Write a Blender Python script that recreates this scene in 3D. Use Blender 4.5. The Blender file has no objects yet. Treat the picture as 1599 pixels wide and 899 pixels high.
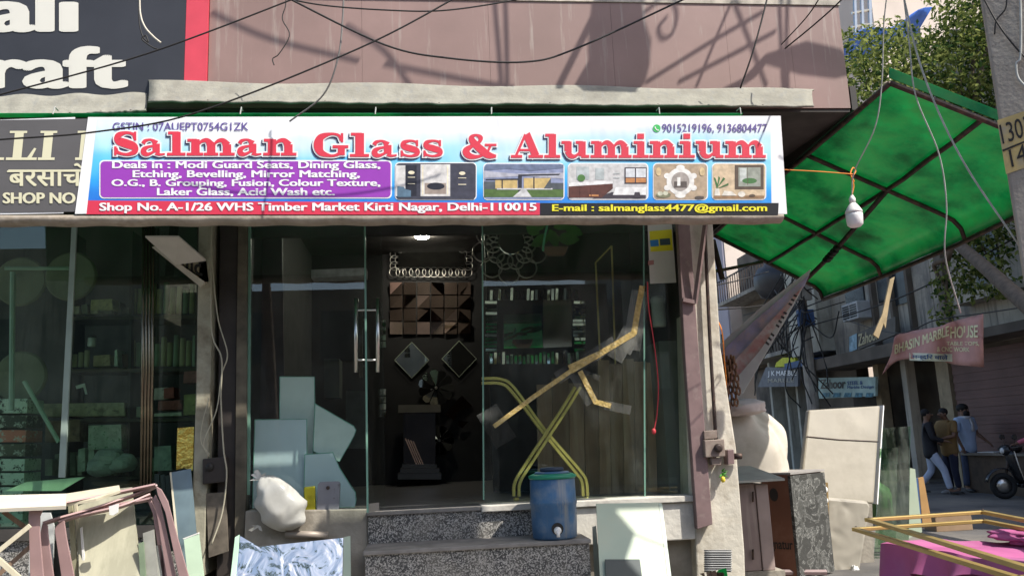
import bpy, bmesh, math, random
from mathutils import Vector, Matrix
rnd = random.Random(7)
S = bpy.context.scene
COL = S.collection

# ------------------------------------------------------------------ camera, sky, sun, exposure
FPX = 1300.0
YAW, PITCH, ROLL = math.radians(6.2), math.atan(240 / FPX), 0.042
CAM = Vector((0, -6.5, 1.5))
FW = Vector((math.sin(YAW) * math.cos(PITCH), math.cos(YAW) * math.cos(PITCH), math.sin(PITCH)))
_r0 = Vector((math.cos(YAW), -math.sin(YAW), 0))
_u0 = _r0.cross(FW)
RT = _r0 * math.cos(ROLL) - _u0 * math.sin(ROLL)
UP = _u0 * math.cos(ROLL) + _r0 * math.sin(ROLL)
cd = bpy.data.cameras.new('camera')
cam = bpy.data.objects.new('camera', cd)
COL.objects.link(cam)
cam.matrix_world = Matrix(((RT.x, UP.x, -FW.x, CAM.x), (RT.y, UP.y, -FW.y, CAM.y), (RT.z, UP.z, -FW.z, CAM.z), (0, 0, 0, 1)))
cd.sensor_width = 36
cd.lens = 36 * FPX / 1599
cd.clip_end = 800
S.camera = cam

SUND = Vector((0.56, -0.46, 0.90)).normalized()
elev = math.asin(SUND.z)
W = bpy.data.worlds.new('World')
S.world = W
W.use_nodes = True
nt = W.node_tree
sky = nt.nodes.new('ShaderNodeTexSky')
sky.sky_type = 'NISHITA'
sky.sun_disc = False
sky.sun_elevation = elev
sky.sun_rotation = math.atan2(SUND.x, SUND.y)
sky.dust_density = 2.0
bg = nt.nodes['Background']
bg.inputs['Strength'].default_value = 0.15
nt.links.new(sky.outputs[0], bg.inputs['Color'])
sd = bpy.data.lights.new('sun', 'SUN')
sd.energy = 4.5
sd.angle = math.radians(0.53)
sd.color = (1, 0.95, 0.87)
sun = bpy.data.objects.new('sun', sd)
COL.objects.link(sun)
sun.rotation_euler = SUND.to_track_quat('Z', 'Y').to_euler()
S.view_settings.view_transform = 'Standard'
S.view_settings.look = 'None'
S.view_settings.gamma = 1
S.view_settings.use_curve_mapping = False
S.view_settings.exposure = 0.55
S.cycles.use_denoising = True
S.cycles.max_bounces = 8
S.cycles.transparent_max_bounces = 16
S.cycles.sample_clamp_indirect = 6

# ------------------------------------------------------------------ helpers
def ray(px, py):
    return FW + RT * ((px - 799.5) / FPX) - UP * ((py - 449.5) / FPX)
def P(px, py, Y):
    d = ray(px, py); return CAM + d * ((Y - CAM.y) / d.y)
def PX(px, py, X):
    d = ray(px, py); return CAM + d * ((X - CAM.x) / d.x)
def PZ(px, py, Z):
    d = ray(px, py); return CAM + d * ((Z - CAM.z) / d.z)
def V(*a): return Vector(a)

def M(name, col, rough=.6, metal=0., var=.12, scale=5., bump=0., bscale=40., alt=None, altscale=3., altpos=.55, altsoft=.12, streak=None, spec=.4, coord='Object', ridged=False):
    """plain procedural surface: base colour, slow variation, optional patches of a second colour, vertical streaks, bump"""
    m = bpy.data.materials.new(name); m.use_nodes = True
    t = m.node_tree; N = t.nodes; L = t.links
    b = N['Principled BSDF']
    b.inputs['Roughness'].default_value = rough
    b.inputs['Metallic'].default_value = metal
    b.inputs['Specular IOR Level'].default_value = spec
    tc = N.new('ShaderNodeTexCoord')
    c = tc.outputs[coord]
    no = N.new('ShaderNodeTexNoise'); no.inputs['Scale'].default_value = scale; no.inputs['Detail'].default_value = 5
    L.new(c, no.inputs['Vector'])
    rp = N.new('ShaderNodeValToRGB')
    rp.color_ramp.elements[0].position = .3; rp.color_ramp.elements[1].position = .7
    rp.color_ramp.elements[0].color = [max(0, x * (1 - var)) for x in col[:3]] + [1]
    rp.color_ramp.elements[1].color = [min(1, x * (1 + var)) for x in col[:3]] + [1]
    L.new(no.outputs['Fac'], rp.inputs['Fac'])
    out = rp.outputs['Color']
    def over(out, sc, pos, soft, colr, mapv=None):
        n2 = N.new('ShaderNodeTexNoise'); n2.inputs['Scale'].default_value = sc; n2.inputs['Detail'].default_value = 6; n2.inputs['Roughness'].default_value = .65
        if mapv:
            mp = N.new('ShaderNodeMapping'); mp.inputs['Scale'].default_value = mapv
            L.new(c, mp.inputs['Vector']); L.new(mp.outputs[0], n2.inputs['Vector'])
        else: L.new(c, n2.inputs['Vector'])
        r2 = N.new('ShaderNodeMapRange'); r2.inputs[1].default_value = pos - soft; r2.inputs[2].default_value = pos + soft
        L.new(n2.outputs['Fac'], r2.inputs[0])
        mx = N.new('ShaderNodeMix'); mx.data_type = 'RGBA'
        L.new(r2.outputs[0], mx.inputs[0]); L.new(out, mx.inputs[6]); mx.inputs[7].default_value = list(colr[:3]) + [1]
        return mx.outputs[2]
    if alt: out = over(out, altscale, altpos, altsoft, alt)
    if streak: out = over(out, streak[1], streak[2], .1, streak[0], (7, 7, .5))
    L.new(out, b.inputs['Base Color'])
    if bump:
        n3 = N.new('ShaderNodeTexNoise'); n3.inputs['Scale'].default_value = bscale; n3.inputs['Detail'].default_value = 2.5 if ridged else 4
        if ridged: n3.noise_type = 'RIDGED_MULTIFRACTAL'; n3.inputs['Distortion'].default_value = .6
        L.new(c, n3.inputs['Vector'])
        bp = N.new('ShaderNodeBump'); bp.inputs['Strength'].default_value = bump; bp.inputs['Distance'].default_value = .07 if ridged else .02
        L.new(n3.outputs['Fac'], bp.inputs['Height']); L.new(bp.outputs[0], b.inputs['Normal'])
    return m

def glass(name, tint, refl=.04, rough=0., dirt=0.):
    """thin pane: tinted see-through with an angle dependent mirror reflection"""
    m = bpy.data.materials.new(name); m.use_nodes = True
    t = m.node_tree; N = t.nodes; L = t.links; N.remove(N['Principled BSDF'])
    tr = N.new('ShaderNodeBsdfTransparent'); tr.inputs[0].default_value = list(tint) + [1]
    gl = N.new('ShaderNodeBsdfGlossy'); gl.inputs['Roughness'].default_value = rough; gl.inputs['Color'].default_value = (1, 1, 1, 1)
    lw = N.new('ShaderNodeLayerWeight'); lw.inputs[0].default_value = .5
    pw = N.new('ShaderNodeMath'); pw.operation = 'POWER'; pw.inputs[1].default_value = 4.5; L.new(lw.outputs['Facing'], pw.inputs[0])
    ma = N.new('ShaderNodeMath'); ma.operation = 'MULTIPLY_ADD'; ma.inputs[1].default_value = .9; ma.inputs[2].default_value = refl; L.new(pw.outputs[0], ma.inputs[0])
    mx = N.new('ShaderNodeMixShader'); L.new(ma.outputs[0], mx.inputs[0]); L.new(tr.outputs[0], mx.inputs[1]); L.new(gl.outputs[0], mx.inputs[2])
    last = mx
    if dirt:
        di = N.new('ShaderNodeBsdfDiffuse'); di.inputs[0].default_value = (.6, .6, .55, 1)
        tc = N.new('ShaderNodeTexCoord'); no = N.new('ShaderNodeTexNoise'); no.inputs['Scale'].default_value = 2.2; no.inputs['Detail'].default_value = 8; no.inputs['Roughness'].default_value = .7
        mp = N.new('ShaderNodeMapping'); mp.inputs['Scale'].default_value = (1.5, 1.5, .6); L.new(tc.outputs['Object'], mp.inputs[0]); L.new(mp.outputs[0], no.inputs['Vector'])
        mr = N.new('ShaderNodeMapRange'); mr.inputs[1].default_value = .45; mr.inputs[2].default_value = .8; mr.inputs[4].default_value = dirt; L.new(no.outputs['Fac'], mr.inputs[0])
        m2 = N.new('ShaderNodeMixShader'); L.new(mr.outputs[0], m2.inputs[0]); L.new(mx.outputs[0], m2.inputs[1]); L.new(di.outputs[0], m2.inputs[2]); last = m2
    L.new(last.outputs[0], N['Material Output'].inputs[0])
    return m

def thinlit(name, col, trans=.5, var=.3, scale=6., spots=None, rough=.7, gloss=.0):
    """sheet or leaf that also lets light through"""
    m = bpy.data.materials.new(name); m.use_nodes = True
    t = m.node_tree; N = t.nodes; L = t.links; N.remove(N['Principled BSDF'])
    tc = N.new('ShaderNodeTexCoord'); no = N.new('ShaderNodeTexNoise'); no.inputs['Scale'].default_value = scale; no.inputs['Detail'].default_value = 7; no.inputs['Roughness'].default_value = .65
    L.new(tc.outputs['Object'], no.inputs['Vector'])
    rp = N.new('ShaderNodeValToRGB'); rp.color_ramp.elements[0].position = .32; rp.color_ramp.elements[1].position = .68
    rp.color_ramp.elements[0].color = [x * (1 - var) for x in col] + [1]; rp.color_ramp.elements[1].color = [min(1, x * (1 + var)) for x in col] + [1]
    L.new(no.outputs['Fac'], rp.inputs[0]); out = rp.outputs[0]
    if spots:
        n2 = N.new('ShaderNodeTexNoise'); n2.inputs['Scale'].default_value = spots[1]; n2.inputs['Detail'].default_value = 8; n2.inputs['Roughness'].default_value = .7
        L.new(tc.outputs['Object'], n2.inputs['Vector'])
        mr = N.new('ShaderNodeMapRange'); mr.inputs[1].default_value = spots[2] - .12; mr.inputs[2].default_value = spots[2] + .12; L.new(n2.outputs['Fac'], mr.inputs[0])
        mx = N.new('ShaderNodeMix'); mx.data_type = 'RGBA'; L.new(mr.outputs[0], mx.inputs[0]); L.new(out, mx.inputs[6]); mx.inputs[7].default_value = list(spots[0]) + [1]; out = mx.outputs[2]
    d = N.new('ShaderNodeBsdfDiffuse'); tl = N.new('ShaderNodeBsdfTranslucent'); L.new(out, d.inputs[0]); L.new(out, tl.inputs[0])
    mx = N.new('ShaderNodeMixShader'); mx.inputs[0].default_value = trans; L.new(d.outputs[0], mx.inputs[1]); L.new(tl.outputs[0], mx.inputs[2]); last = mx
    if gloss:
        g = N.new('ShaderNodeBsdfGlossy'); g.inputs['Roughness'].default_value = .25
        m2 = N.new('ShaderNodeMixShader'); m2.inputs[0].default_value = gloss; L.new(mx.outputs[0], m2.inputs[1]); L.new(g.outputs[0], m2.inputs[2]); last = m2
    L.new(last.outputs[0], N['Material Output'].inputs[0])
    return m

def emit(name, col, s):
    m = bpy.data.materials.new(name); m.use_nodes = True
    b = m.node_tree.nodes['Principled BSDF']; b.inputs['Emission Color'].default_value = list(col) + [1]; b.inputs['Emission Strength'].default_value = s
    return m

OFF = {}      # world offset of each object
def tag(o, label=None, cat=None, group=None, kind=None):
    if label: o['label'] = label
    if cat: o['category'] = cat; kind = kind or 'thing'
    if group: o['group'] = group
    if kind: o['kind'] = kind
    return o
def thing(name, label, cat, loc=(0, 0, 0), group=None, kind=None):
    o = bpy.data.objects.new(name, None); COL.objects.link(o); o.location = loc; o.empty_display_size = .1
    OFF[o] = Vector(loc); return tag(o, label, cat, group, kind)
def dup(o, loc=None, rotz=None, label=None, group=None, parent=None, scale=None):
    c = o.copy(); COL.objects.link(c); c.parent = parent
    if loc is not None: c.location = loc
    if rotz is not None: c.rotation_euler = (0, 0, rotz)
    if scale is not None: c.scale = scale
    if label: c['label'] = label
    if group: c['group'] = group
    for ch in list(o.children): dup(ch, parent=c)
    return c

def cr(pts, n=8):
    """smooth curve through points"""
    pts = [Vector(p) for p in pts]
    if len(pts) < 3: return pts
    q = [pts[0] * 2 - pts[1]] + pts + [pts[-1] * 2 - pts[-2]]; out = []
    for i in range(1, len(q) - 2):
        a, b, c, d = q[i - 1:i + 3]
        for k in range(n):
            t = k / n
            out.append(.5 * ((2 * b) + (c - a) * t + (2 * a - 5 * b + 4 * c - d) * t * t + (3 * b - a - 3 * c + d) * t ** 3))
    return out + [pts[-1]]

class MB:
    def __init__(s): s.v = []; s.f = []; s.m = []; s.mi = 0
    def face(s, pts):
        i = len(s.v); s.v += [Vector(p) for p in pts]; s.f.append(tuple(range(i, i + len(pts)))); s.m.append(s.mi); return s
    def idx(s, pts, faces):
        i = len(s.v); s.v += [Vector(p) for p in pts]
        for f in faces: s.f.append(tuple(i + k for k in f)); s.m.append(s.mi)
        return s
    def hexa(s, p):
        return s.idx(p, [(0, 3, 2, 1), (4, 5, 6, 7), (0, 1, 5, 4), (1, 2, 6, 5), (2, 3, 7, 6), (3, 0, 4, 7)])
    def box(s, x0, y0, z0, x1, y1, z1):
        return s.hexa([(x0, y0, z0), (x1, y0, z0), (x1, y1, z0), (x0, y1, z0), (x0, y0, z1), (x1, y0, z1), (x1, y1, z1), (x0, y1, z1)])
    def obox(s, c, ax, ay, az):
        c, ax, ay, az = map(Vector, (c, ax, ay, az))
        return s.hexa([c - ax - ay - az, c + ax - ay - az, c + ax + ay - az, c - ax + ay - az, c - ax - ay + az, c + ax - ay + az, c + ax + ay + az, c - ax + ay + az])
    def bar(s, a, b, w, h, up=(0, 0, 1)):
        a, b, up = Vector(a), Vector(b), Vector(up); d = (b - a).normalized(); x = d.cross(up)
        if x.length < 1e-4: x = d.cross(Vector((1, 0, 0)))
        x.normalize(); z = x.cross(d); return s.obox((a + b) / 2, (b - a) / 2, x * w / 2, z * h / 2)
    def prism(s, poly, d):
        poly = [Vector(p) for p in poly]; d = Vector(d); n = len(poly)
        s.idx(poly + [p + d for p in poly], [tuple(range(n)), tuple(range(2 * n - 1, n - 1, -1))] + [(i, i + n, (i + 1) % n + n, (i + 1) % n) for i in range(n)]); return s
    def tube(s, pts, r, n=6, cap=True):
        pts = [Vector(p) for p in pts]; k = len(pts); rs = r if isinstance(r, (list, tuple)) else [r] * k
        up = None; vs = []
        for i, p in enumerate(pts):
            d = (pts[min(i + 1, k - 1)] - pts[max(i - 1, 0)]).normalized()
            if up is None: up = d.orthogonal().normalized()
            else:
                up = up - d * up.dot(d)
                up = up.normalized() if up.length > 1e-6 else d.orthogonal().normalized()
            w = d.cross(up)
            vs += [p + (up * math.cos(2 * math.pi * j / n) + w * math.sin(2 * math.pi * j / n)) * rs[i] for j in range(n)]
        fs = [(i * n + j, i * n + (j + 1) % n, (i + 1) * n + (j + 1) % n, (i + 1) * n + j) for i in range(k - 1) for j in range(n)]
        if cap: fs += [tuple(range(n - 1, -1, -1)), tuple(range((k - 1) * n, k * n))]
        return s.idx(vs, fs)
    def strap(s, pts, w, t, wdir):
        """flat bar swept along a path; w = width vector direction, t = thickness"""
        pts = [Vector(p) for p in pts]; k = len(pts); vs = []; wd = Vector(wdir).normalized()
        for i, p in enumerate(pts):
            d = (pts[min(i + 1, k - 1)] - pts[max(i - 1, 0)]).normalized(); n = d.cross(wd).normalized()
            vs += [p - wd * w / 2 - n * t / 2, p + wd * w / 2 - n * t / 2, p + wd * w / 2 + n * t / 2, p - wd * w / 2 + n * t / 2]
        fs = [(i * 4 + j, i * 4 + (j + 1) % 4, i * 4 + 4 + (j + 1) % 4, i * 4 + 4 + j) for i in range(k - 1) for j in range(4)] + [(3, 2, 1, 0), tuple(range(k * 4 - 4, k * 4))]
        return s.idx(vs, fs)
    def lathe(s, c, prof, n=24, axis='z'):
        c = Vector(c); vs = []; k = len(prof)
        for r, h in prof:
            for j in range(n):
                a = 2 * math.pi * j / n; x, y = r * math.cos(a), r * math.sin(a)
                vs.append(c + (Vector((x, y, h)) if axis == 'z' else Vector((x, h, y)) if axis == 'y' else Vector((h, x, y))))
        fs = [(i * n + j, i * n + (j + 1) % n, (i + 1) * n + (j + 1) % n, (i + 1) * n + j) for i in range(k - 1) for j in range(n)]
        fs += [tuple(range(n - 1, -1, -1)), tuple(range((k - 1) * n, k * n))]
        return s.idx(vs, fs)
    def ball(s, c, r, n=12, m=8, warp=0, seed=0):
        c = Vector(c); r = r if isinstance(r, (tuple, list)) else (r, r, r); R = random.Random(seed); vs = []
        for i in range(m + 1):
            th = math.pi * i / m
            for j in range(n):
                a = 2 * math.pi * j / n; k = 1 + (R.uniform(-warp, warp) if 0 < i < m else 0)
                vs.append(c + Vector((r[0] * math.sin(th) * math.cos(a) * k, r[1] * math.sin(th) * math.sin(a) * k, r[2] * math.cos(th) * k)))
        return s.idx(vs, [(i * n + j, (i + 1) * n + j, (i + 1) * n + (j + 1) % n, i * n + (j + 1) % n) for i in range(m) for j in range(n)])
    def torus(s, c, R, r, ax, ay, n=16, m=6):
        c, ax, ay = Vector(c), Vector(ax).normalized(), Vector(ay).normalized(); az = ax.cross(ay); vs = []
        Rx, Ry = R if isinstance(R, (tuple, list)) else (R, R)
        for i in range(n):
            a = 2 * math.pi * i / n; o = (ax * math.cos(a) + ay * math.sin(a)); q = c + ax * Rx * math.cos(a) + ay * Ry * math.sin(a)
            vs += [q + (o * math.cos(2 * math.pi * j / m) + az * math.sin(2 * math.pi * j / m)) * r for j in range(m)]
        return s.idx(vs, [(i * m + j, ((i + 1) % n) * m + j, ((i + 1) % n) * m + (j + 1) % m, i * m + (j + 1) % m) for i in range(n) for j in range(m)])
    def grid(s, fn, nu, nv):
        vs = [fn(i / nu, j / nv) for j in range(nv + 1) for i in range(nu + 1)]; w = nu + 1
        return s.idx(vs, [(j * w + i, j * w + i + 1, (j + 1) * w + i + 1, (j + 1) * w + i) for j in range(nv) for i in range(nu)])
    def build(s, name, mats, parent=None, smooth=False, bevel=0, solid=0, sub=0):
        if parent is not None: off = OFF[parent]
        else:
            xs = [v.x for v in s.v]; ys = [v.y for v in s.v]; off = Vector(((min(xs) + max(xs)) / 2, (min(ys) + max(ys)) / 2, min(v.z for v in s.v)))
        me = bpy.data.meshes.new(name); me.from_pydata([v - off for v in s.v], [], s.f)
        mats = mats if isinstance(mats, (list, tuple)) else [mats]
        for m in mats: me.materials.append(m)
        me.polygons.foreach_set('material_index', s.m)
        if smooth: me.polygons.foreach_set('use_smooth', [True] * len(s.f))
        me.update()
        o = bpy.data.objects.new(name, me); COL.objects.link(o)
        if parent is not None: o.parent = parent
        else: o.location = off
        OFF[o] = off
        if solid: md = o.modifiers.new('solid', 'SOLIDIFY'); md.thickness = solid; md.offset = 0
        if sub: md = o.modifiers.new('sub', 'SUBSURF'); md.levels = md.render_levels = sub
        if bevel: md = o.modifiers.new('bevel', 'BEVEL'); md.width = bevel; md.segments = 2; md.limit_method = 'ANGLE'
        return o

def pp(poly, Y):
    return [P(x, y, Y(x, y) if callable(Y) else Y) for x, y in poly]
def plate(name, poly, Y, th, mat, parent=None, bevel=0, label=None, cat=None, group=None):
    o = MB().prism(pp(poly, Y), (0, th, 0)).build(name, mat, parent, bevel=bevel)
    return tag(o, label, cat, group)
def lean(y0, py0, k): return lambda px, py: y0 - k * (py - py0)

_tc = {}
def text_mesh(body, bold):
    key = (body, bold)
    if key not in _tc:
        cu = bpy.data.curves.new('lettering', 'FONT'); cu.body = body; cu.offset = bold; cu.resolution_u = 3
        ob = bpy.data.objects.new('lettering', cu); COL.objects.link(ob)
        bpy.context.view_layer.update()
        me = ob.to_mesh()
        _tc[key] = ([v.co.copy() for v in me.vertices], [tuple(p.vertices) for p in me.polygons])
        ob.to_mesh_clear(); bpy.data.objects.remove(ob); bpy.data.curves.remove(cu)
    return _tc[key]
def txt(mb, body, fr, u0, v0, u1, v1, d=.004, bold=.012, mi=0):
    """lettering stretched into the box (u0,v0 = left bottom) of a surface given by fr(u, v, d)"""
    vs, fs = text_mesh(body, 0.0)
    if not vs: return
    x0 = min(v.x for v in vs); x1 = max(v.x for v in vs); y0 = min(v.y for v in vs); y1 = max(v.y for v in vs)
    k = mb.mi; mb.mi = mi; su, sv = (u1 - u0) / (x1 - x0 + 2 * bold), (v1 - v0) / (y1 - y0 + bold)
    shifts = [(0, 0)] if bold <= 0 else [(math.cos(a * .4488), .5 * math.sin(a * .4488)) for a in range(14)] + [(.5, 0), (-.5, 0), (0, 0)] if bold > .04 else [(-1, -.5), (1, -.5), (-1, .5), (1, .5), (0, 0)]      # heavier strokes: the same print laid five times
    for i, (sx, sy) in enumerate(shifts):
        mb.idx([fr(u0 + (v.x - x0 + bold * (1 + sx)) * su, v0 + (v.y - y0 + bold * (.5 + sy)) * sv, d + i * 8e-5) for v in vs], fs)
    mb.mi = k
def quadframe(a, b, c, d_, n):
    """surface u,v in 0..1 over corners a(0,0) b(1,0) c(1,1) d(0,1), lifted along n"""
    a, b, c, d_, n = Vector(a), Vector(b), Vector(c), Vector(d_), Vector(n).normalized()
    return lambda u, v, d=0: (a * (1 - u) + b * u) * (1 - v) + (d_ * (1 - u) + c * u) * v + n * d
def fpoly(mb, fr, pts, d, mi):
    k = mb.mi; mb.mi = mi; mb.face([fr(u, v, d) for u, v in pts]); mb.mi = k
def rrect(u0, v0, u1, v1, ru, rv, n=5):
    out = []
    for cx, cy, a0 in ((u1 - ru, v1 - rv, 0), (u0 + ru, v1 - rv, 90), (u0 + ru, v0 + rv, 180), (u1 - ru, v0 + rv, 270)):
        for i in range(n + 1):
            a = math.radians(a0 + 90 * i / n); out.append((cx + ru * math.cos(a), cy + rv * math.sin(a)))
    return out
def circ(cu, cv, ru, rv, n=20): return [(cu + ru * math.cos(2 * math.pi * i / n), cv + rv * math.sin(2 * math.pi * i / n)) for i in range(n)]

# ------------------------------------------------------------------ materials
m_asphalt = M('asphalt', (.10, .095, .09), .9, var=.25, scale=1.2, alt=(.24, .21, .17), altscale=.35, altpos=.56, bump=.4, bscale=60)
m_clad = M('mauve cladding', (.275, .178, .158), .6, var=.16, scale=1.3, alt=(.23, .15, .13), altscale=1.2, altpos=.6, altsoft=.2, streak=((.38, .32, .28), 2.5, .67), bump=.05, bscale=8)
m_clad_edge = M('pale weathered edging', (.42, .38, .32), .85, var=.3, scale=12)
m_soffit = M('dark soffit', (.055, .05, .045), .9, var=.3)  # near-black brown, also on the recess and the neighbour sill
m_concrete = M('stained concrete', (.30, .27, .22), .9, var=.25, scale=5, alt=(.15, .13, .10), altscale=3, altpos=.62, bump=.3, bscale=25)
m_plaster = M('cream plaster', (.56, .52, .43), .88, var=.12, scale=4, alt=(.36, .31, .23), altscale=5, altpos=.62, streak=((.30, .26, .2), 2, .66), bump=.35, bscale=18)
m_whitewash = M('whitewashed wall', (.60, .57, .50), .9, var=.15, scale=4, alt=(.34, .31, .27), altscale=3.5, altpos=.6, bump=.3, bscale=20)
m_brown = M('brown paint', (.20, .135, .13), .5, var=.15, scale=9, alt=(.28, .22, .2), altscale=14, altpos=.66)
m_dkbrown = M('dark jamb', (.035, .028, .024), .6, var=.3)
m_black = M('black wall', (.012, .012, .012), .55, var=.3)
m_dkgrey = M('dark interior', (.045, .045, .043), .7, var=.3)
m_tile = M('grey floor tile', (.11, .11, .11), .3, var=.15, scale=3)
m_pane = glass('shop window glass', (.93, .97, .945), .055, dirt=.03)
m_pane_dirty = glass('dusty window glass', (.90, .95, .91), .05, dirt=.06)
m_greenedge = M('green glass edge', (.16, .30, .23), .25, var=.15, scale=2)
m_paleframe = M('pale green aluminium', (.30, .37, .32), .4, var=.15)
m_steel = M('brushed steel', (.62, .60, .56), .28, 1, var=.08)
m_darksteel = M('dark steel pipe', (.05, .035, .03), .55, .3, var=.4, scale=15, alt=(.14, .08, .05), altscale=12, altpos=.62)
m_mirror = M('mirror silver', (.82, .85, .83), .03, 1, var=.03)
m_mirror_dim = M('smoked mirror', (.24, .18, .145), .12, .75, var=.15)
m_wire = M('black cable', (.02, .018, .016), .6, var=.2)
m_ropew = M('grey white cord', (.42, .43, .40), .7, var=.2, scale=20)
m_white = M('white paint', (.75, .74, .70), .5, var=.06)
m_gold = M('gold trim', (.75, .55, .20), .3, .75, var=.15, scale=12)
m_wood = M('brown board', (.20, .13, .085), .6, var=.3, scale=3, streak=((.30, .21, .15), 2.0, .55))

def granite():
    m = bpy.data.materials.new('speckled granite'); m.use_nodes = True
    t = m.node_tree; N = t.nodes; L = t.links; b = N['Principled BSDF']; b.inputs['Roughness'].default_value = .45
    tc = N.new('ShaderNodeTexCoord'); vo = N.new('ShaderNodeTexVoronoi'); vo.inputs['Scale'].default_value = 135
    L.new(tc.outputs['Object'], vo.inputs['Vector'])
    r = N.new('ShaderNodeValToRGB'); e = r.color_ramp.elements; r.color_ramp.interpolation = 'CONSTANT'
    e[0].position = 0; e[0].color = (.05, .05, .048, 1); e[1].position = .42; e[1].color = (.32, .31, .285, 1)
    x = e.new(.68); x.color = (.46, .44, .40, 1); x = e.new(.84); x.color = (.13, .125, .12, 1)
    sp = N.new('ShaderNodeSeparateColor'); L.new(vo.outputs['Color'], sp.inputs[0]); L.new(sp.outputs[0], r.inputs[0])
    no = N.new('ShaderNodeTexNoise'); no.inputs['Scale'].default_value = 5; L.new(tc.outputs['Object'], no.inputs['Vector'])
    mx = N.new('ShaderNodeMix'); mx.data_type = 'RGBA'; mr = N.new('ShaderNodeMapRange'); mr.inputs[1].default_value = .45; mr.inputs[2].default_value = .8; mr.inputs[4].default_value = .5
    L.new(no.outputs['Fac'], mr.inputs[0]); L.new(mr.outputs[0], mx.inputs[0]); L.new(r.outputs[0], mx.inputs[6]); mx.inputs[7].default_value = (.30, .27, .22, 1)
    L.new(mx.outputs[2], b.inputs['Base Color']); return m
m_granite = granite()

# ------------------------------------------------------------------ ground
g = MB().face([(-300, -300, 0), (300, -300, 0), (300, 300, 0), (-300, 300, 0)]).build('ground', m_asphalt)
tag(g, kind='structure')

# ------------------------------------------------------------------ the glass shop building
FZ = 1.04            # shop floor
sb = thing('shop_building', 'glass shop building with mauve clad upper storey, cream corner pillar and dark showroom', 'shop', (0.4, 2, 0))
seams = [-1.545, -.42, .55, 1.52, 2.45, 2.98, 3.42]
for a, b in zip(seams, seams[1:]):
    MB().box(a + .0008, -.55, 4.0, b - .0008, -.50, 4.88).build('cladding_panel', m_clad, sb)
mb = MB(); mb.box(-1.545, -.56, 4.884, 3.43, -.40, 4.93); mb.build('parapet_cap', m_clad_edge, sb)
MB().box(-1.545, -.497, 3.995, 3.42, 7.0, 4.88).build('upper_wall', m_concrete, sb)
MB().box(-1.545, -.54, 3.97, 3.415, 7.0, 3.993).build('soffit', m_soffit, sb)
MB().box(-1.42, -.02, 0, 2.10, 4.3, FZ - .03).build('plinth', m_concrete, sb)
MB().box(-1.40, .02, FZ - .026, 2.09, 4.2, FZ).build('floor', m_tile, sb)
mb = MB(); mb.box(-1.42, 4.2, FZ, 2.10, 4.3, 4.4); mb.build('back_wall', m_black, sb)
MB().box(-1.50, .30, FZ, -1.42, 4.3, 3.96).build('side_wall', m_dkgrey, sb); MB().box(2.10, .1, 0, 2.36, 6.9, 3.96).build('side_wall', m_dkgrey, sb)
# partition that carries the show mirrors behind the right hand window
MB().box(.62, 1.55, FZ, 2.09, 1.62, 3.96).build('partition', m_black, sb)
# corner pillar (rough, wider at the foot)
MB().prism(pp([(1073, 342), (1113, 342), (1126, 545), (1150, 700), (1163, 860), (1166, 960), (1090, 960), (1082, 700)], -.14), (0, .36, 0)).build('pillar', m_plaster, sb, bevel=.012)
# brown post in front of it
MB().prism(pp([(1058, 344), (1077, 344), (1092, 560), (1113, 818), (1089, 826), (1070, 560)], -.215), (0, .07, 0)).build('post', m_brown, sb, bevel=.005)
# left jamb / pillar zone (dark channel, pale strip)
MB().prism(pp([(343, 344), (372, 344), (369, 560), (366, 900), (338, 900), (341, 560)], -.03), (0, .20, 0)).build('jamb', m_dkbrown, sb, bevel=.006)
MB().prism(pp([(372, 344), (386, 344), (384, 770), (378, 900), (366, 900), (369, 560)], -.06), (0, .1, 0)).build('jamb_lining', M('scuffed lining', (.10, .085, .06), .7, var=.4, scale=8), sb)
# ledge under the left window, sill under the right one
MB().prism(pp([(383, 797), (575, 794), (575, 900), (378, 900)], -.10), (0, .35, 0)).build('ledge', m_concrete, sb, bevel=.01)
mb = MB(); a = P(752, 786, -.16); b = P(1083, 770, -.16)
mb.box(a.x, -.16, FZ - .04, b.x, .10, FZ + .005); mb.build('sill', m_whitewash, sb, bevel=.006)
a = P(905, 800, -.13)
mb = MB(); mb.box(1.05, -.13, .72, 2.08, .10, FZ - .043); mb.build('sill_wall', m_whitewash, sb, bevel=.01)
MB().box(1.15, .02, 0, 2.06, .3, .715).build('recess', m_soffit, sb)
# fixed panes
mb = MB().prism(pp([(388, 344), (571, 344), (573, 793), (390, 795)], .0), (0, .008, 0)); mb.build('glass_pane', m_pane, sb)
MB().prism(pp([(752, 344), (1062, 344), (1084, 768), (757, 786)], .0), (0, .008, 0)).build('glass_pane', m_pane_dirty, sb)
MB().prism(pp([(386, 350), (392, 350), (390, 772), (384, 772)], -.02), (0, .018, 0)).build('glass_edge', m_greenedge, sb)
for x in (752, 1004):
    MB().prism(pp([(x, 344), (x + 2.2, 344), (x + 4.5, 780), (x + 2, 780)], -.006), (0, .006, 0)).build('glass_edge', m_greenedge, sb)
# inner showroom cross wall on the left and door head
MB().box(-1.41, .55, 3.3, 2.09, .62, 3.96).build('bulkhead', m_dkgrey, sb)
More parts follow.
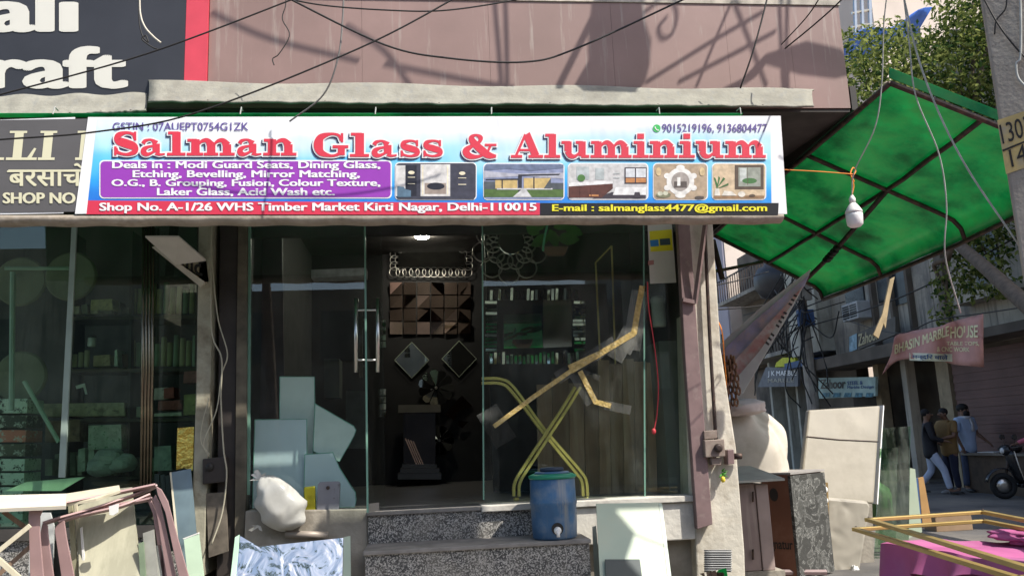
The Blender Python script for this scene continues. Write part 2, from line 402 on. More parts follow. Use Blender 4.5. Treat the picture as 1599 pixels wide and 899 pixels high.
# open glass door, edge towards us, with a long double pull handle
d0 = P(600, 795, .42); d1 = P(573, 800, -.34)
door = MB().prism([(d0.x, d0.y, FZ + .01), (d1.x, d1.y, FZ + .01), (d1.x, d1.y, 3.35), (d0.x, d0.y, 3.35)], (.01, .003, 0)).build('door', m_pane, sb)
MB().prism([(d1.x - .002, d1.y - .012, FZ + .012), (d1.x + .012, d1.y - .012, FZ + .012), (d1.x + .012, d1.y - .012, 3.34), (d1.x - .002, d1.y - .012, 3.34)], (0, .009, 0)).build('glass_edge', m_greenedge, door)
hy = -.24
for px in (556, 590):
    mb = MB(); mb.tube([P(px, 466, hy), P(px, 581, hy)], .0155, 10)
    for py in (484, 562): mb.tube([P(px, py, hy), P(572.5, py, hy)], .009, 8)
    mb.build('handle', m_steel, door, smooth=True)
plate('patch_fitting', [(573, 786), (592, 784), (592, 796), (574, 801)], -.30, .03, m_steel, door)
# ceiling spot that is lit
L1 = MB().lathe((.0, 3.2, 3.93), [(.07, 0), (.085, .01), (.085, .025)], 16); L1.build('ceiling_lamp', emit('lamp glow', (1, .93, .78), 150), sb)

# granite steps
st = thing('entrance_steps', 'speckled grey granite steps with worn treads leading up to the shop door', 'steps', (.35, -.5, 0))
xs = P(575, 800, -.1).x; xe = P(925, 800, -.1).x
m_tread = M('worn tread stone', (.22, .205, .185), .7, var=.25, scale=8, bump=.2)
def step(x0, x1, y0, y1, zb, zt):
    b = MB().box(x0, y0, zb, x1, y1, zt - .03).build('riser', m_granite, st)
    MB().box(x0 - .012, y0 - .02, zt - .029, x1 + .012, y1, zt).build('tread', m_tread, st, bevel=.006)
step(xs, xe, -.12, -.022, .815, FZ)
step(P(570, 850, -.55).x, P(920, 850, -.55).x, -.55, -.123, .42, .815)
step(P(560, 850, -.55).x, P(925, 850, -.55).x, -.98, -.553, 0, .42)

# ------------------------------------------------------------------ the neighbouring shop on the left
nb = thing('neighbour_shop', 'dark neighbouring fabric shop with glass front tinted for green reflections and pale pillar', 'shop', (-3.2, 2, 0))
MB().box(-7.5, -.50, 4.0, -1.56, 6.9, 7.2).build('upper_wall', m_concrete, nb)
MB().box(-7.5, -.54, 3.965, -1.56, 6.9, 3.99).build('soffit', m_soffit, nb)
MB().box(-7.5, -.02, 0, -1.70, 3, FZ - .08).build('plinth', m_granite, nb)
MB().box(-7.5, 2.6, .9, -1.52, 2.7, 3.96).build('back_wall', m_dkgrey, nb)
MB().box(-1.66, .5, 0, -1.53, 6.8, 3.96).build('side_wall', m_dkgrey, nb)
MB().prism(pp([(310, 344), (333, 344), (329, 600), (318, 900), (296, 900), (306, 600)], -.10), (0, .5, 0)).build('pillar', M('grimy pillar paint', (.34, .32, .24), .85, var=.25, scale=5, alt=(.14, .11, .07), altscale=4, altpos=.6, bump=.2), nb, bevel=.01)
MB().prism(pp([(0, 344), (308, 344), (303, 820), (-20, 830)], .0), (0, .008, 0)).build('glass_pane', glass('neighbour window glass', (.78, .93, .80), .055, dirt=.04), nb)  # green tint of the pane imitates green reflections
MB().prism(pp([(112, 346), (120, 346), (101, 745), (91, 745)], -.02), (0, .02, 0)).build('glass_door_edge', m_paleframe, nb)
MB().prism(pp([(-100, 829), (296, 818), (296, 836), (-100, 848)], -.06), (0, .1, 0)).build('sill', m_soffit, nb)
fl = thing('fluted_strip', 'bundle of four dark fluted metal strips standing at the neighbouring window corner', 'metal strips', tuple(P(230, 760, -.05)))
for k in range(4):
    x = 224 + k * 5
    MB().tube([P(x, 350, -.06), P(x - 1, 560, -.06), P(x - 4, 775, -.06)], .0105, 8).build('strip', M('bronze strip', (.20, .17, .12), .22, .9, var=.3, scale=6), fl, smooth=True)
# slanted white bracket board with black painted letters
br = thing('bracket_board', 'slanted whitish box board with black hindi lettering on the pale pillar', 'board', tuple(P(275, 400, -.35)))
a = [P(227, 368, -.42), P(279, 368, -.42), P(322, 405, -.14), P(274, 411, -.14)]
mb = MB(); mb.prism(a, (0, 0, -.012)); mb.build('underside', M('dusty white board', (.55, .53, .47), .8, var=.12), br)
mb = MB(); mb.prism(pp([(237, 386), (242, 384), (320, 440), (313, 448)], -.14), (0, .05, 0)); mb.build('edge_rail', m_plaster, br)
mb = MB(); mb.prism(pp([(242, 384), (274, 411), (322, 405), (326, 440), (320, 440)], -.10), (0, .03, 0)); mb.build('side_face', M('ochre board', (.35, .31, .2), .8, var=.2), br)
fr = quadframe(P(280, 420, -.104), P(318, 436, -.104), P(318, 406, -.104), P(280, 396, -.104), (0, -1, 0))
mb = MB(); txt(mb, 'गाट', fr, 0, .1, 1, .95, .004, .03); mb.build('lettering', m_wire, br)

# ------------------------------------------------------------------ canopy over both doors: beam, green sheets, curled asbestos edge
m_green = thinlit('green fibreglass', (.025, .34, .145), .6, .55, 2.0, ((.12, .38, .16), 1.9, .58), gloss=.04)
cp = thing('entrance_canopy', 'long entrance canopy with cloth wrapped pale front beam and green sheet roof', 'canopy', (0, -.9, 3))
mb = MB(); a0, a1 = P(-60, 350, -1.0), P(1219, 346, -1.0)
mb.grid(lambda u, v: a0.lerp(a1, u) + V(0, .02 * math.cos(v * 6.283) + .0, .0) + V(0, .045 * math.cos(v * 6.283), .022 + .038 * math.sin(v * 6.283) + .004 * math.sin(u * 90) * (v > .5)), 120, 12)
mb.build('front_beam', M('dusty wrapped beam', (.36, .31, .25), .85, var=.2, scale=6, alt=(.24, .2, .15), altscale=9, altpos=.6, bump=.3, bscale=20), cp, smooth=True)
MB().prism([(-4.2, -1.03, 3.755), (2.32, -1.03, 3.755), (2.32, -.03, 3.58), (-4.2, -.03, 3.58)], (0, 0, .004)).build('roof_sheet', m_green, cp)
for x in (-3.2, -1.9, -.55, .9, 2.3):
    MB().bar((x, -1.0, 3.725), (x, -.03, 3.54), .035, .035).build('rafter', m_darksteel, cp)
MB().bar((-4.2, -.97, 3.73), (2.32, -.97, 3.73), .035, .03).build('top_rail', m_darksteel, cp)
for x in (-1.2, -.3, .5, 1.7, 2.3, -2.4):
    MB().tube([(x, -.97, 3.80), (x + .004, -1.03, 3.80), (x, -1.045, 3.745)], .004, 5).build('tie_wire', m_ropew, cp)

m_asb = M('asbestos sheet', (.27, .26, .215), .9, var=.15, scale=6, alt=(.19, .18, .15), altscale=4, altpos=.58, streak=((.22, .22, .20), 3, .62), bump=.25, bscale=30)
def awning(name, label, px0, px1, pyt0, pyt1, pyb0, pyb1, curl=True):
    t0, t1 = P(px0, pyt0, -.57), P(px1, pyt1, -.57); b0, b1 = P(px0, pyb0, -.80), P(px1, pyb1, -.80)
    r = thing(name, label, 'awning', tuple((b0 + b1) / 2))
    R2 = random.Random(int(px1)); wob = [R2.uniform(-1, 1) for _ in range(200)]
    def fn(u, v):
        t = t0.lerp(t1, u); b = b0.lerp(b1, u); k = math.sin(v * math.pi / 2)
        w = .006 * wob[int(u * 60)] * v + .01 * math.sin(u * 21 + 1) * (1 - v)
        return V(t.x * (1 - v) + b.x * v, t.y + (b.y - t.y) * (1 - math.cos(v * math.pi / 2)) ** .8, t.z + (b.z - t.z) * k ** 2.2 + w)
    MB().grid(fn, 60, 8).build('sheet', m_asb, r, smooth=True, solid=.014)
    for k in range(6):
        p = fn((k + .5) / 6, .88); MB().ball(p + V(0, -.006, .004), .011, 8, 5).build('bolt', m_darksteel, r, smooth=True)
    return r
awning('awning', 'long weathered grey curled awning sheet above the white glass shop banner', 231, 1271, 128, 141, 158, 166)
awning('awning', 'shorter grey curled awning sheet above the dark neighbouring banner', -60, 228, 152, 147, 186, 172)

# ------------------------------------------------------------------ white glass shop banner
def strip_poly(path, hw, ex=0.0):
    """outline quads of a pen stroke; hw = half width at each point; ex = extra outline"""
    n = len(path); L = []; R = []
    for i in range(n):
        a = path[max(i - 1, 0)]; b = path[min(i + 1, n - 1)]
        dx, dy = b[0] - a[0], b[1] - a[1]; l = math.hypot(dx, dy) or 1; dx /= l; dy /= l
        x, y = path[i]
        if i == 0: x -= dx * ex; y -= dy * ex
        if i == n - 1: x += dx * ex; y += dy * ex
        w = hw[i] + ex; L.append((x - dy * w, y + dx * w)); R.append((x + dy * w, y - dx * w))
    return [[L[i], L[i + 1], R[i + 1], R[i]] for i in range(n - 1)]
def curve2(pts, ws, n=6):
    q = cr([(p[0], p[1], w) for p, w in zip(pts, ws)], n)
    return [(v.x, v.y) for v in q], [max(.02, v.z) for v in q]
SW, TH = .25, .085     # stem half width, thin half width
def slab(x0, x1, y, h=.085): return ([(x0, y), (x1, y)], [h, h])
def stem(x, y0, y1, w=SW): return ([(x, y0), (x, y1)], [w, w])
S_PTS = [(1.06, .70), (.98, .88), (.66, .95), (.30, .84), (.30, .62), (.66, .50), (1.02, .37), (1.04, .16), (.68, .05), (.28, .13), (.17, .30)]
S_W = [.07, .07, .065, .13, .17, .19, .17, .12, .065, .07, .08]
def glyph(ch):
    if ch == 'l': return 1.12, [stem(.58, .1, 1.40), slab(.02, 1.12, .085), slab(.08, .7, 1.335)]
    if ch == 'i': return 1.10, [stem(.58, .1, .96), slab(.02, 1.12, .085), slab(.08, .7, .905), ([(.33, 1.27), (.80, 1.27)], [.155, .155])]
    if ch == 'n': return 1.98, [stem(.52, .1, .96), slab(0, 1.0, .085), slab(.04, .6, .905), stem(1.5, .1, .66), slab(1.06, 1.98, .085), curve2([(.66, .64), (.92, .86), (1.25, .88), (1.5, .60)], [.06, .1, .15, .25])]
    if ch == 'm': return 2.86, [stem(.52, .1, .96), slab(0, .98, .085), slab(.04, .6, .905), stem(1.46, .1, .66), slab(1.02, 1.88, .085), stem(2.40, .1, .66), slab(1.96, 2.86, .085),
                              curve2([(.66, .64), (.92, .86), (1.22, .88), (1.46, .60)], [.06, .1, .15, .25]), curve2([(1.6, .64), (1.86, .86), (2.16, .88), (2.4, .60)], [.06, .1, .15, .25])]
    if ch == 'u': return 1.98, [stem(.48, .4, .96), slab(.02, .6, .905), stem(1.46, .1, .96), slab(1.02, 1.5, .905), slab(1.4, 1.96, .085), curve2([(.48, .42), (.62, .15), (.95, .09), (1.32, .34)], [.25, .17, .1, .06])]
    if ch == 'a': return 1.56, [stem(1.0, .18, .70, .22), curve2([(.22, .70), (.34, .87), (.70, .93), (1.0, .70)], [.13, .1, .07, .2]), curve2([(.95, .58), (.55, .52), (.27, .36), (.28, .16), (.52, .08), (.92, .26)], [.06, .08, .15, .17, .1, .06]), curve2([(1.02, .2), (1.2, .07), (1.52, .1)], [.2, .08, .05])]
    if ch == 's':
        return 1.24, [curve2(S_PTS, S_W, 5), ([(1.06, .62), (1.06, .99)], [.06, .06]), ([(.17, .01), (.17, .38)], [.06, .06])]
    if ch == 'S':
        sc = lambda p: (p[0] * 1.28, p[1] * 1.42)
        return 1.56, [curve2([sc(p) for p in S_PTS], [w * 1.35 for w in S_W], 5), ([(1.37, .88), (1.37, 1.41)], [.075, .075]), ([(.2, .01), (.2, .54)], [.075, .075])]
    if ch == 'G': return 2.02, [curve2([(1.62, .95), (1.45, 1.27), (1.0, 1.35), (.45, 1.15), (.30, .71), (.45, .26), (1.0, .07), (1.4, .14), (1.62, .34)], [.08, .08, .08, .2, .27, .2, .08, .09, .12]), stem(1.62, .1, .6, .2), slab(1.12, 2.02, .60), ([(1.66, .86), (1.66, 1.4)], [.07, .07])]
    if ch == 'A': return 2.24, [([(.34, .1), (1.0, 1.38)], [.085, .085]), ([(1.08, 1.40), (1.74, .1)], [.25, .25]), slab(.6, 1.42, .46, .065), slab(0, .78, .085), slab(1.22, 2.24, .085)]
    if ch == '&': return 2.0, [curve2([(1.62, .74), (1.42, .34), (.95, .08), (.45, .12), (.28, .42), (.62, .72), (1.0, .94), (1.06, 1.2), (.82, 1.34), (.58, 1.2), (.68, .92), (1.12, .46), (1.5, .16), (1.92, .09)], [.07, .07, .09, .18, .19, .1, .09, .13, .07, .14, .19, .22, .2, .08]), slab(1.3, 1.94, .76, .07)]
    return .5, []
def slabtext(mb, word, px0, px1, base, xh, fr, d, ex, mi, dx=0, dy=0):
    g = [glyph(c) for c in word]; gap = .07; tot = sum(a[0] for a in g) + gap * (len(g) - 1); k = (px1 - px0) / tot; x = 0; mb.mi = mi; n = 0
    for wd, strokes in g:
        for path, hw in strokes:
            for q in strip_poly(path, hw, ex):
                n += 1; mb.face([fr(px0 + (x + u) * k + dx, base - v * xh + dy, d + n * 1e-5) for u, v in q])
        x += wd + gap

BY = -1.06
def BF(px, py, d=0): return P(px, py, BY - d)
bn = thing('shop_banner', 'white and blue printed banner of the glass and aluminium shop with big red slab lettering', 'banner', tuple(P(680, 335, BY)))
def banner_mat():
    m = bpy.data.materials.new('printed banner vinyl'); m.use_nodes = True
    t = m.node_tree; N = t.nodes; L = t.links; b = N['Principled BSDF']; b.inputs['Roughness'].default_value = .42
    tc = N.new('ShaderNodeTexCoord'); sx = N.new('ShaderNodeSeparateXYZ'); L.new(tc.outputs['Object'], sx.inputs[0])
    wv = N.new('ShaderNodeTexNoise'); wv.inputs['Scale'].default_value = 1.1; wv.inputs['Detail'].default_value = 2
    mp = N.new('ShaderNodeMapping'); mp.inputs['Scale'].default_value = (.7, 1, 3); mp.inputs['Rotation'].default_value = (0, .12, 0); L.new(tc.outputs['Object'], mp.inputs[0]); L.new(mp.outputs[0], wv.inputs['Vector'])
    ma = N.new('ShaderNodeMath'); ma.operation = 'MULTIPLY_ADD'; ma.inputs[1].default_value = .55; L.new(wv.outputs['Fac'], ma.inputs[0]); L.new(sx.outputs['Z'], ma.inputs[2])
    # the left end of the print is a deeper blue
    xl = N.new('ShaderNodeMapRange'); xl.inputs[1].default_value = -2.3; xl.inputs[2].default_value = -1.2; xl.inputs[3].default_value = -.10; xl.inputs[4].default_value = 0; L.new(sx.outputs['X'], xl.inputs[0])
    ad = N.new('ShaderNodeMath'); L.new(ma.outputs[0], ad.inputs[0]); L.new(xl.outputs[0], ad.inputs[1])
    r = N.new('ShaderNodeValToRGB'); e = r.color_ramp.elements
    e[0].position = .30; e[0].color = (.02, .16, .62, 1); e[1].position = .86; e[1].color = (.80, .81, .82, 1)
    x = e.new(.46); x.color = (.03, .34, .80, 1); x = e.new(.58); x.color = (.10, .52, .86, 1); x = e.new(.68); x.color = (.38, .70, .86, 1)
    L.new(ad.outputs[0], r.inputs[0])
    L.new(r.outputs[0], b.inputs['Base Color'])
    n3 = N.new('ShaderNodeTexNoise'); n3.inputs['Scale'].default_value = 2.2; n3.inputs['Detail'].default_value = 3
    m3 = N.new('ShaderNodeMapping'); m3.inputs['Scale'].default_value = (1.2, 1, .45); m3.inputs['Rotation'].default_value = (0, .5, 0); L.new(tc.outputs['Object'], m3.inputs[0]); L.new(m3.outputs[0], n3.inputs['Vector'])
    bp = N.new('ShaderNodeBump'); bp.inputs['Strength'].default_value = .55; bp.inputs['Distance'].default_value = .05; L.new(n3.outputs['Fac'], bp.inputs['Height']); L.new(bp.outputs[0], b.inputs['Normal'])
    return m
def ink(name, col): return M(name, col, .42, var=.03, scale=3, bump=.15, bscale=3)
i_white = ink('white print', (.80, .80, .80)); i_red = ink('red print', (.66, .045, .075)); i_navy = ink('navy print', (.03, .03, .09)); i_purple = ink('violet print', (.30, .05, .42))
i_strip = ink('crimson print', (.62, .04, .08)); i_black = ink('black print', (.012, .012, .014)); i_yellow = ink('yellow print', (.80, .72, .03)); i_ink = ink('indigo print', (.13, .09, .30)); i_green = ink('leaf print', (.06, .5, .12))
c = pp([(137.5, 183), (1219, 181), (1229, 334), (118, 333.6)], BY)
MB().prism([c[3], c[2], c[1], c[0]], (0, .006, 0)).build('border', i_white, bn)
mb = MB(); mb.face([BF(*q, .002) for q in [(135, 333.5), (1205, 335), (1203, 184), (152, 185)]]); mb.build('print_field', banner_mat(), bn)
mb = MB(); mb.face([BF(*q, .003) for q in [(128, 333), (130.5, 333), (147, 184), (144.5, 184)]]); mb.build('edge_line', ink('maroon print', (.2, .02, .06)), bn)
mb = MB(); mb.face([BF(*q, .0045) for q in [(134, 334.5), (843, 335.5), (843, 317), (136, 313)]]); mb.build('address_strip', i_strip, bn)
mb = MB(); mb.face([BF(*q, .0045) for q in [(843.5, 335.5), (1215, 336), (1216, 317), (843.5, 317)]]); mb.build('email_strip', i_black, bn)
mb = MB([]) if False else MB()
mb.mi = 0; mb.face([BF(u, v, .004) for u, v in rrect(155, 310, 612, 250, 7, -7)]); mb.mi = 1; mb.face([BF(u, v, .0055) for u, v in rrect(157, 308, 610, 252, 6, -6)])
mb.build('text_panel', [i_white, i_purple], bn)
rows = [('Deals in : Modi Guard Seats, Dining Glass,', 175, 594, 266.5, 251.5), ('Etching, Bevelling, Mirror Matching,', 207, 562, 280.5, 266), ('O.G., B. Grouping, Fusion, Colour Texture,', 174, 594, 294, 280), ('Laker Glass, Acid Wash etc.', 245, 523, 307, 293.5)]
rows.append(('Shop No. A-1/26 WHS Timber Market Kirti Nagar, Delhi-110015', 155, 838, 333, 316.5))
for b_, x0, x1, v0, v1 in rows:
    mb = MB(); txt(mb, b_, BF, x0, v0, x1, v1, .008, .032); mb.build('small_lettering', i_white, bn)
mb = MB(); txt(mb, 'E-mail : salmanglass4477@gmail.com', BF, 862, 333, 1198, 318.5, .008, .03); mb.build('email_lettering', i_yellow, bn)
mb = MB(); txt(mb, 'GSTIN : 07AUEPT0754G1ZK', BF, 176, 204, 388, 191.5, .006, .012); mb.build('number_lettering', i_ink, bn)
mb = MB(); txt(mb, '9015219196, 9136804477', BF, 1034, 208.5, 1198, 193.5, .006, .010); mb.build('number_lettering', i_ink, bn)
mb = MB(); mb.mi = 0; mb.face([BF(u, v, .005) for u, v in circ(1025.5, 200.5, 6, 6)]); mb.mi = 1
for q in strip_poly(*curve2([(1022.8, 198), (1024, 201), (1026, 203), (1028.6, 203.6)], [1, .7, .7, 1])): mb.face([BF(u, v, .007) for u, v in q])
mb.build('phone_symbol', [i_green, i_white], bn)
mb = MB()
for word, x0, x1, b0 in (('Salman', 175, 463, 243), ('Glass', 489, 692, 245), ('&', 720, 777, 246.5), ('Aluminium', 798, 1196, 246.5)):
    slabtext(mb, word, x0, x1, b0, 26.5, BF, .006, .05, 0, -2.4, 3.0)
    slabtext(mb, word, x0, x1, b0, 26.5, BF, .0085, .085, 1)
    slabtext(mb, word, x0, x1, b0, 26.5, BF, .011, 0, 2)
mb.build('title_lettering', [i_navy, i_white, i_red], bn)
# five printed pictures
def pic(x0, x1, y0, y1, cols, shapes):
    mb = MB(); mb.mi = 0; mb.face([BF(u, v, .004) for u, v in rrect(x0 - 1.5, y1 + 1.5, x1 + 1.5, y0 - 1.5, 7, -7)])
    mb.mi = 1; mb.face([BF(u, v, .0055) for u, v in rrect(x0, y1, x1, y0, 6, -6)])
    for k, (ci, pts) in enumerate(shapes):
        mb.mi = ci + 1; mb.face([BF(x0 + u * (x1 - x0), y1 + v * (y0 - y1), .0065 + .00012 * k) for u, v in pts])
    mb.build('printed_picture', [i_white] + [PC(*q) for q in cols], bn)
_pc = {}
def PC(*c):
    if c not in _pc: _pc[c] = M('picture ink', c, .42, var=.22, scale=26)
    return _pc[c]
R_ = lambda a, b, c, d: [(a, b), (c, b), (c, d), (a, d)]
pic(618, 743, 255, 311, [(.05, .05, .07), (.62, .6, .58), (.32, .26, .22), (.75, .68, .5), (.10, .17, .24), (.18, .15, .13), (.02, .02, .03)],
    [(1, R_(.0, .08, .12, .94)), (6, R_(.12, .06, .26, .94)), (0, R_(.02, .0, .98, .08)), (1, R_(.31, .08, .68, .97)), (2, R_(.36, .14, .63, .45)), (6, circ(.5, .36, .11, .1)), (3, R_(.33, .12, .345, .93)), (3, R_(.64, .12, .655, .93)), (1, R_(.38, .5, .45, .9)), (1, R_(.53, .5, .6, .9)), (3, R_(.15, .60, .24, .62)), (3, R_(.15, .42, .24, .44)), (3, R_(.78, .58, .88, .6)), (3, R_(.78, .4, .88, .42)), (3, circ(.195, .74, .04, .05)), (3, circ(.83, .72, .04, .05)), (4, [(.02, .06), (.19, .06), (.19, .24), (.12, .28), (.1, .34), (.02, .36)])])
pic(756, 880, 256, 311, [(.25, .28, .42), (.08, .14, .035), (.42, .42, .48), (.55, .40, .16), (.03, .03, .04), (.55, .55, .55), (.08, .09, .1), (.14, .17, .26)],
    [(2, [(.0, .6), (.5, .66), (1, .58), (1, .75), (.4, .72), (0, .8)]), (7, [(0, .82), (.3, .86), (.6, .8), (1, .88), (1, .98), (.02, .98)]), (1, R_(.0, .06, 1, .3)), (6, R_(0, .28, .16, .5)), (3, R_(.14, .3, .42, .54)), (3, R_(.5, .3, .84, .6)), (6, R_(.84, .28, 1, .46)), (4, [(.02, .54), (.46, .54), (.46, .59), (.02, .57)]), (4, [(.46, .66), (.94, .68), (.96, .72), (.46, .70)]), (4, R_(.43, .06, .475, .7)), (5, R_(.16, .27, .86, .31)), (5, [(.36, .06), (.6, .06), (.53, .27), (.47, .27)]), (4, R_(.22, .3, .235, .54)), (4, R_(.62, .3, .635, .64)), (6, [(.75, .3), (.84, .3), (.84, .6)])])
pic(888, 1011, 256, 311, [(.55, .54, .53), (.10, .035, .025), (.72, .71, .70), (.42, .46, .46), (.05, .04, .05), (.50, .22, .08), (.08, .2, .05), (.62, .64, .66)],
    [(4, [(.3, .02), (.98, .02), (.98, .2), (.55, .2)]), (2, [(0, .36), (.56, .44), (.56, .52), (0, .46)]), (1, [(0, .04), (.42, .04), (.56, .3), (.56, .44), (0, .36)]), (3, R_(.10, .56, .26, .92)), (3, R_(.34, .56, .45, .88)), (2, [(.56, .12), (.98, .12), (.98, .34), (.6, .34)]), (4, R_(.71, .44, .99, .9)), (7, R_(.725, .62, .84, .87)), (7, R_(.855, .62, .98, .87)), (5, R_(.725, .47, .84, .6)), (5, R_(.855, .47, .98, .6)), (5, R_(.26, .08, .38, .13)), (6, circ(.16, .6, .05, .1)), (4, [(.82, .03), (.92, .03), (.9, .2), (.84, .2)]), (3, R_(.57, .6, .65, .62)), (3, R_(.57, .72, .65, .74)), (1, R_(.14, .05, .15, .36)), (1, R_(.28, .05, .29, .36))])
pic(1021, 1104, 256, 311, [(.42, .32, .22), (.74, .72, .68), (.10, .08, .07), (.35, .31, .28), (.60, .46, .26), (.55, .55, .42), (.2, .2, .12)],
    [(1, circ(.5, .5, .26, .39, 28)), (1, circ(.5, .9, .08, .07)), (1, circ(.5, .11, .1, .08)), (1, circ(.25, .66, .06, .08)), (1, circ(.75, .66, .06, .08)), (1, circ(.25, .32, .06, .08)), (1, circ(.75, .32, .06, .08)), (3, circ(.5, .5, .17, .27, 24)), (2, R_(.38, .32, .62, .5)), (1, R_(.44, .38, .5, .62)), (4, circ(.09, .78, .05, .12)), (4, circ(.91, .78, .05, .12)), (6, circ(.18, .12, .14, .08)), (5, circ(.12, .16, .05, .06)), (5, circ(.22, .17, .05, .06)), (2, circ(.86, .05, .09, .04))])
pic(1113, 1195, 256, 311, [(.58, .45, .30), (.10, .07, .05), (.30, .32, .27), (.06, .16, .05), (.70, .66, .58), (.28, .17, .09), (.5, .53, .5)],
    [(5, R_(0.02, .02, .98, .1)), (1, R_(.42, .28, .97, .97)), (2, R_(.49, .36, .91, .9)), (6, R_(.52, .5, .64, .88)), (3, circ(.7, .52, .14, .08)), (1, R_(.66, .4, .67, .9)), (4, [(.03, .1), (.14, .1), (.12, .3), (.05, .3)]), (3, [(.08, .3), (.02, .62), (.05, .6), (.1, .4)]), (3, [(.08, .3), (.2, .62), (.24, .58), (.1, .34)]), (3, [(.08, .3), (.3, .46), (.3, .4), (.1, .3)]), (3, [(.09, .3), (.11, .66), (.14, .6)]), (4, circ(.55, .14, .07, .08)), (4, [(.17, .1), (.46, .1), (.36, .22), (.22, .24)]), (1, circ(.75, .1, .06, .04))])

# ------------------------------------------------------------------ neighbouring banner and black board
n2 = thing('neighbour_banner', 'faded grey banner with pale serif capitals and hindi line left of the white one', 'banner', tuple(P(20, 333, BY)))
i_grey = M('faded charcoal vinyl', (.105, .10, .10), .5, var=.12, scale=2, bump=.2, bscale=3); i_cream = ink('cream print', (.66, .63, .44))
c = pp([(-160, 193), (117, 183), (99, 333), (-160, 338)], BY + .004); MB().prism([c[3], c[2], c[1], c[0]], (0, .006, 0)).build('border', i_white, n2)
mb = MB(); mb.face([BF(*q, -.001) for q in [(-158, 334), (118, 330.5), (137, 185.5), (-158, 190)]]); mb.build('print_field', i_grey, n2)
MB().face([BF(*q, .0050) for q in [(117, 334), (135, 333.6), (152, 183), (137.5, 183)]]).build('white_margin', i_white, n2)
mb = MB()
def cap(lets, x0, base, top, skew):
    for pts in lets: mb.face([BF(x0 + u + skew * (base - v), v, .0015 + .00002 * len(mb.f)) for u, v in pts])
T, B = 204.5, 250
sl = .10
cap([R_(0, 246, 48, B), R_(10, 208, 24, 246), R_(2, T, 29, 208), [(33, 246), (40, 246), (46, 232), (42.5, 231)]], 9, B, T, sl)
cap([R_(0, 246, 26, B), R_(6, 208, 20, 246), R_(0, T, 26, 208)], 59, B, T, sl)
cap([R_(0, 246, 16, B), R_(6, 208, 16, 246), R_(0, T, 18, 208)], 117, B, T, sl)
cap([[(-24, 246), (6, 246), (6, B), (-24, B)], [(-22, 246), (-5, 246), (-16, 222), (-26, 222)]], 0, B, T, sl)
txt(mb, 'बरसाच', BF, 13, 291, 128, 265, .0022, .02); mb.face([BF(*q, .003) for q in [(11, 269), (128, 268), (128, 264.5), (11, 266.5)]])
for q in strip_poly(*curve2([(116, 258), (121, 257), (127, 262)], [1.5, 2, 1.2])): mb.face([BF(u, v, .0034) for u, v in q])
txt(mb, 'SHOP NO', BF, 4, 318, 118, 300.5, .0022, .045)
mb.build('lettering', i_cream, n2)

bb = thing('black_signboard', 'large black signboard with white lettering and red edge strip at upper left', 'signboard', tuple(P(150, 150, -.6)))
SY = -.575
a, b = P(-400, 149, SY), P(289, 149, SY)
MB().box(-5.6, SY, 4.06, P(289, 60, SY).x, SY + .06, 5.4).build('panel', M('blue black vinyl', (.035, .037, .045), .5, var=.15, scale=2, bump=.1, bscale=4), bb)
MB().box(P(289, 60, SY).x + .002, SY, 4.06, P(324, 60, SY).x, SY + .055, 5.4).build('edge_strip', M('coral red vinyl', (.60, .06, .09), .5, var=.08), bb)
SF = lambda u, v, d=0: P(u, v, SY - d)
mb = MB(); txt(mb, 'ali', SF, -24, 51, 124, -19, .004, .045); txt(mb, 'raft', SF, -20, 139, 200, 72, .004, .045); mb.build('lettering', ink('off white print', (.66, .64, .57)), bb)

# ------------------------------------------------------------------ green side canopy over the lane
sc_ = thing('side_canopy', 'big translucent green side canopy on dark pipes leaning out over the lane', 'canopy', (3.6, .6, 3.6))
A = P(1390, 130, -1.05); B_ = P(1113, 366, 2.3); C_ = P(1285, 468, 2.3); D_ = P(1640, 358, -1.05)
CK = [(-1.05, 3.462, 3.985, 4.64, 3.49, 4.84, 3.19), (.18, 3.385, 3.875, 4.60, 3.30, 4.76, 3.07), (1.2, 3.32, 3.785, 4.42, 3.20, 4.60, 2.98), (2.3, 3.246, 3.694, 4.302, 3.106, 4.454, 2.92)]
def canopy(u, v, up=0.0):
    """u from the wall outwards, v from the near edge to the far edge; the outer end bends down"""
    y = -1.05 + 3.35 * v; i = 0 if y < .18 else 1 if y < 1.2 else 2; a, b = CK[i], CK[i + 1]; t = (y - a[0]) / (b[0] - a[0])
    k = [p + (q - p) * t for p, q in zip(a, b)]; w = .86
    if u <= w: x, z = k[1] + (k[3] - k[1]) * u / w, k[2] + (k[4] - k[2]) * u / w
    else:
        t = (u - w) / (1 - w); x = k[3] + (k[5] - k[3]) * math.sin(t * math.pi / 2) ** 1.0; z = k[4] + (k[6] - k[4]) * (.45 * t + .55 * t * t)
    return V(x, y, z + up + .004 * math.sin(v * 30 + u * 4))
MB().grid(lambda u, v: canopy(u, v, .025), 24, 24).build('sheet', m_green, sc_, smooth=True, solid=.003)
MB().prism([A + V(-.02, -.03, .03), canopy(.8, 0, .03) + V(0, -.03, 0), canopy(.8, 0, .10) + V(0, -.05, 0), A + V(-.02, -.05, .10)], (0, .006, 0)).build('edge_flap', m_green, sc_)
cb = [canopy(i / 24, v) for v in (0,) for i in range(25)]
for v in (0, .37, .70, 1.0):
    MB().tube([canopy(i / 20, v) for i in range(21)], .021, 8).build('cross_pipe', m_darksteel, sc_, smooth=True)
for u in (0, .5, 1.0):
    MB().tube([canopy(u, i / 10) for i in range(11)], .021, 8).build('long_pipe', m_darksteel, sc_, smooth=True)
MB().prism([canopy(0, 0, 0) + V(.02, .5, 0), canopy(0, 1, 0), canopy(0, 1, .55), canopy(0, 0, .2) + V(.02, .5, 0)], (-.05, 0, 0)).build('wall_plate', m_dkbrown, sc_)
jn = canopy(.5, .37)
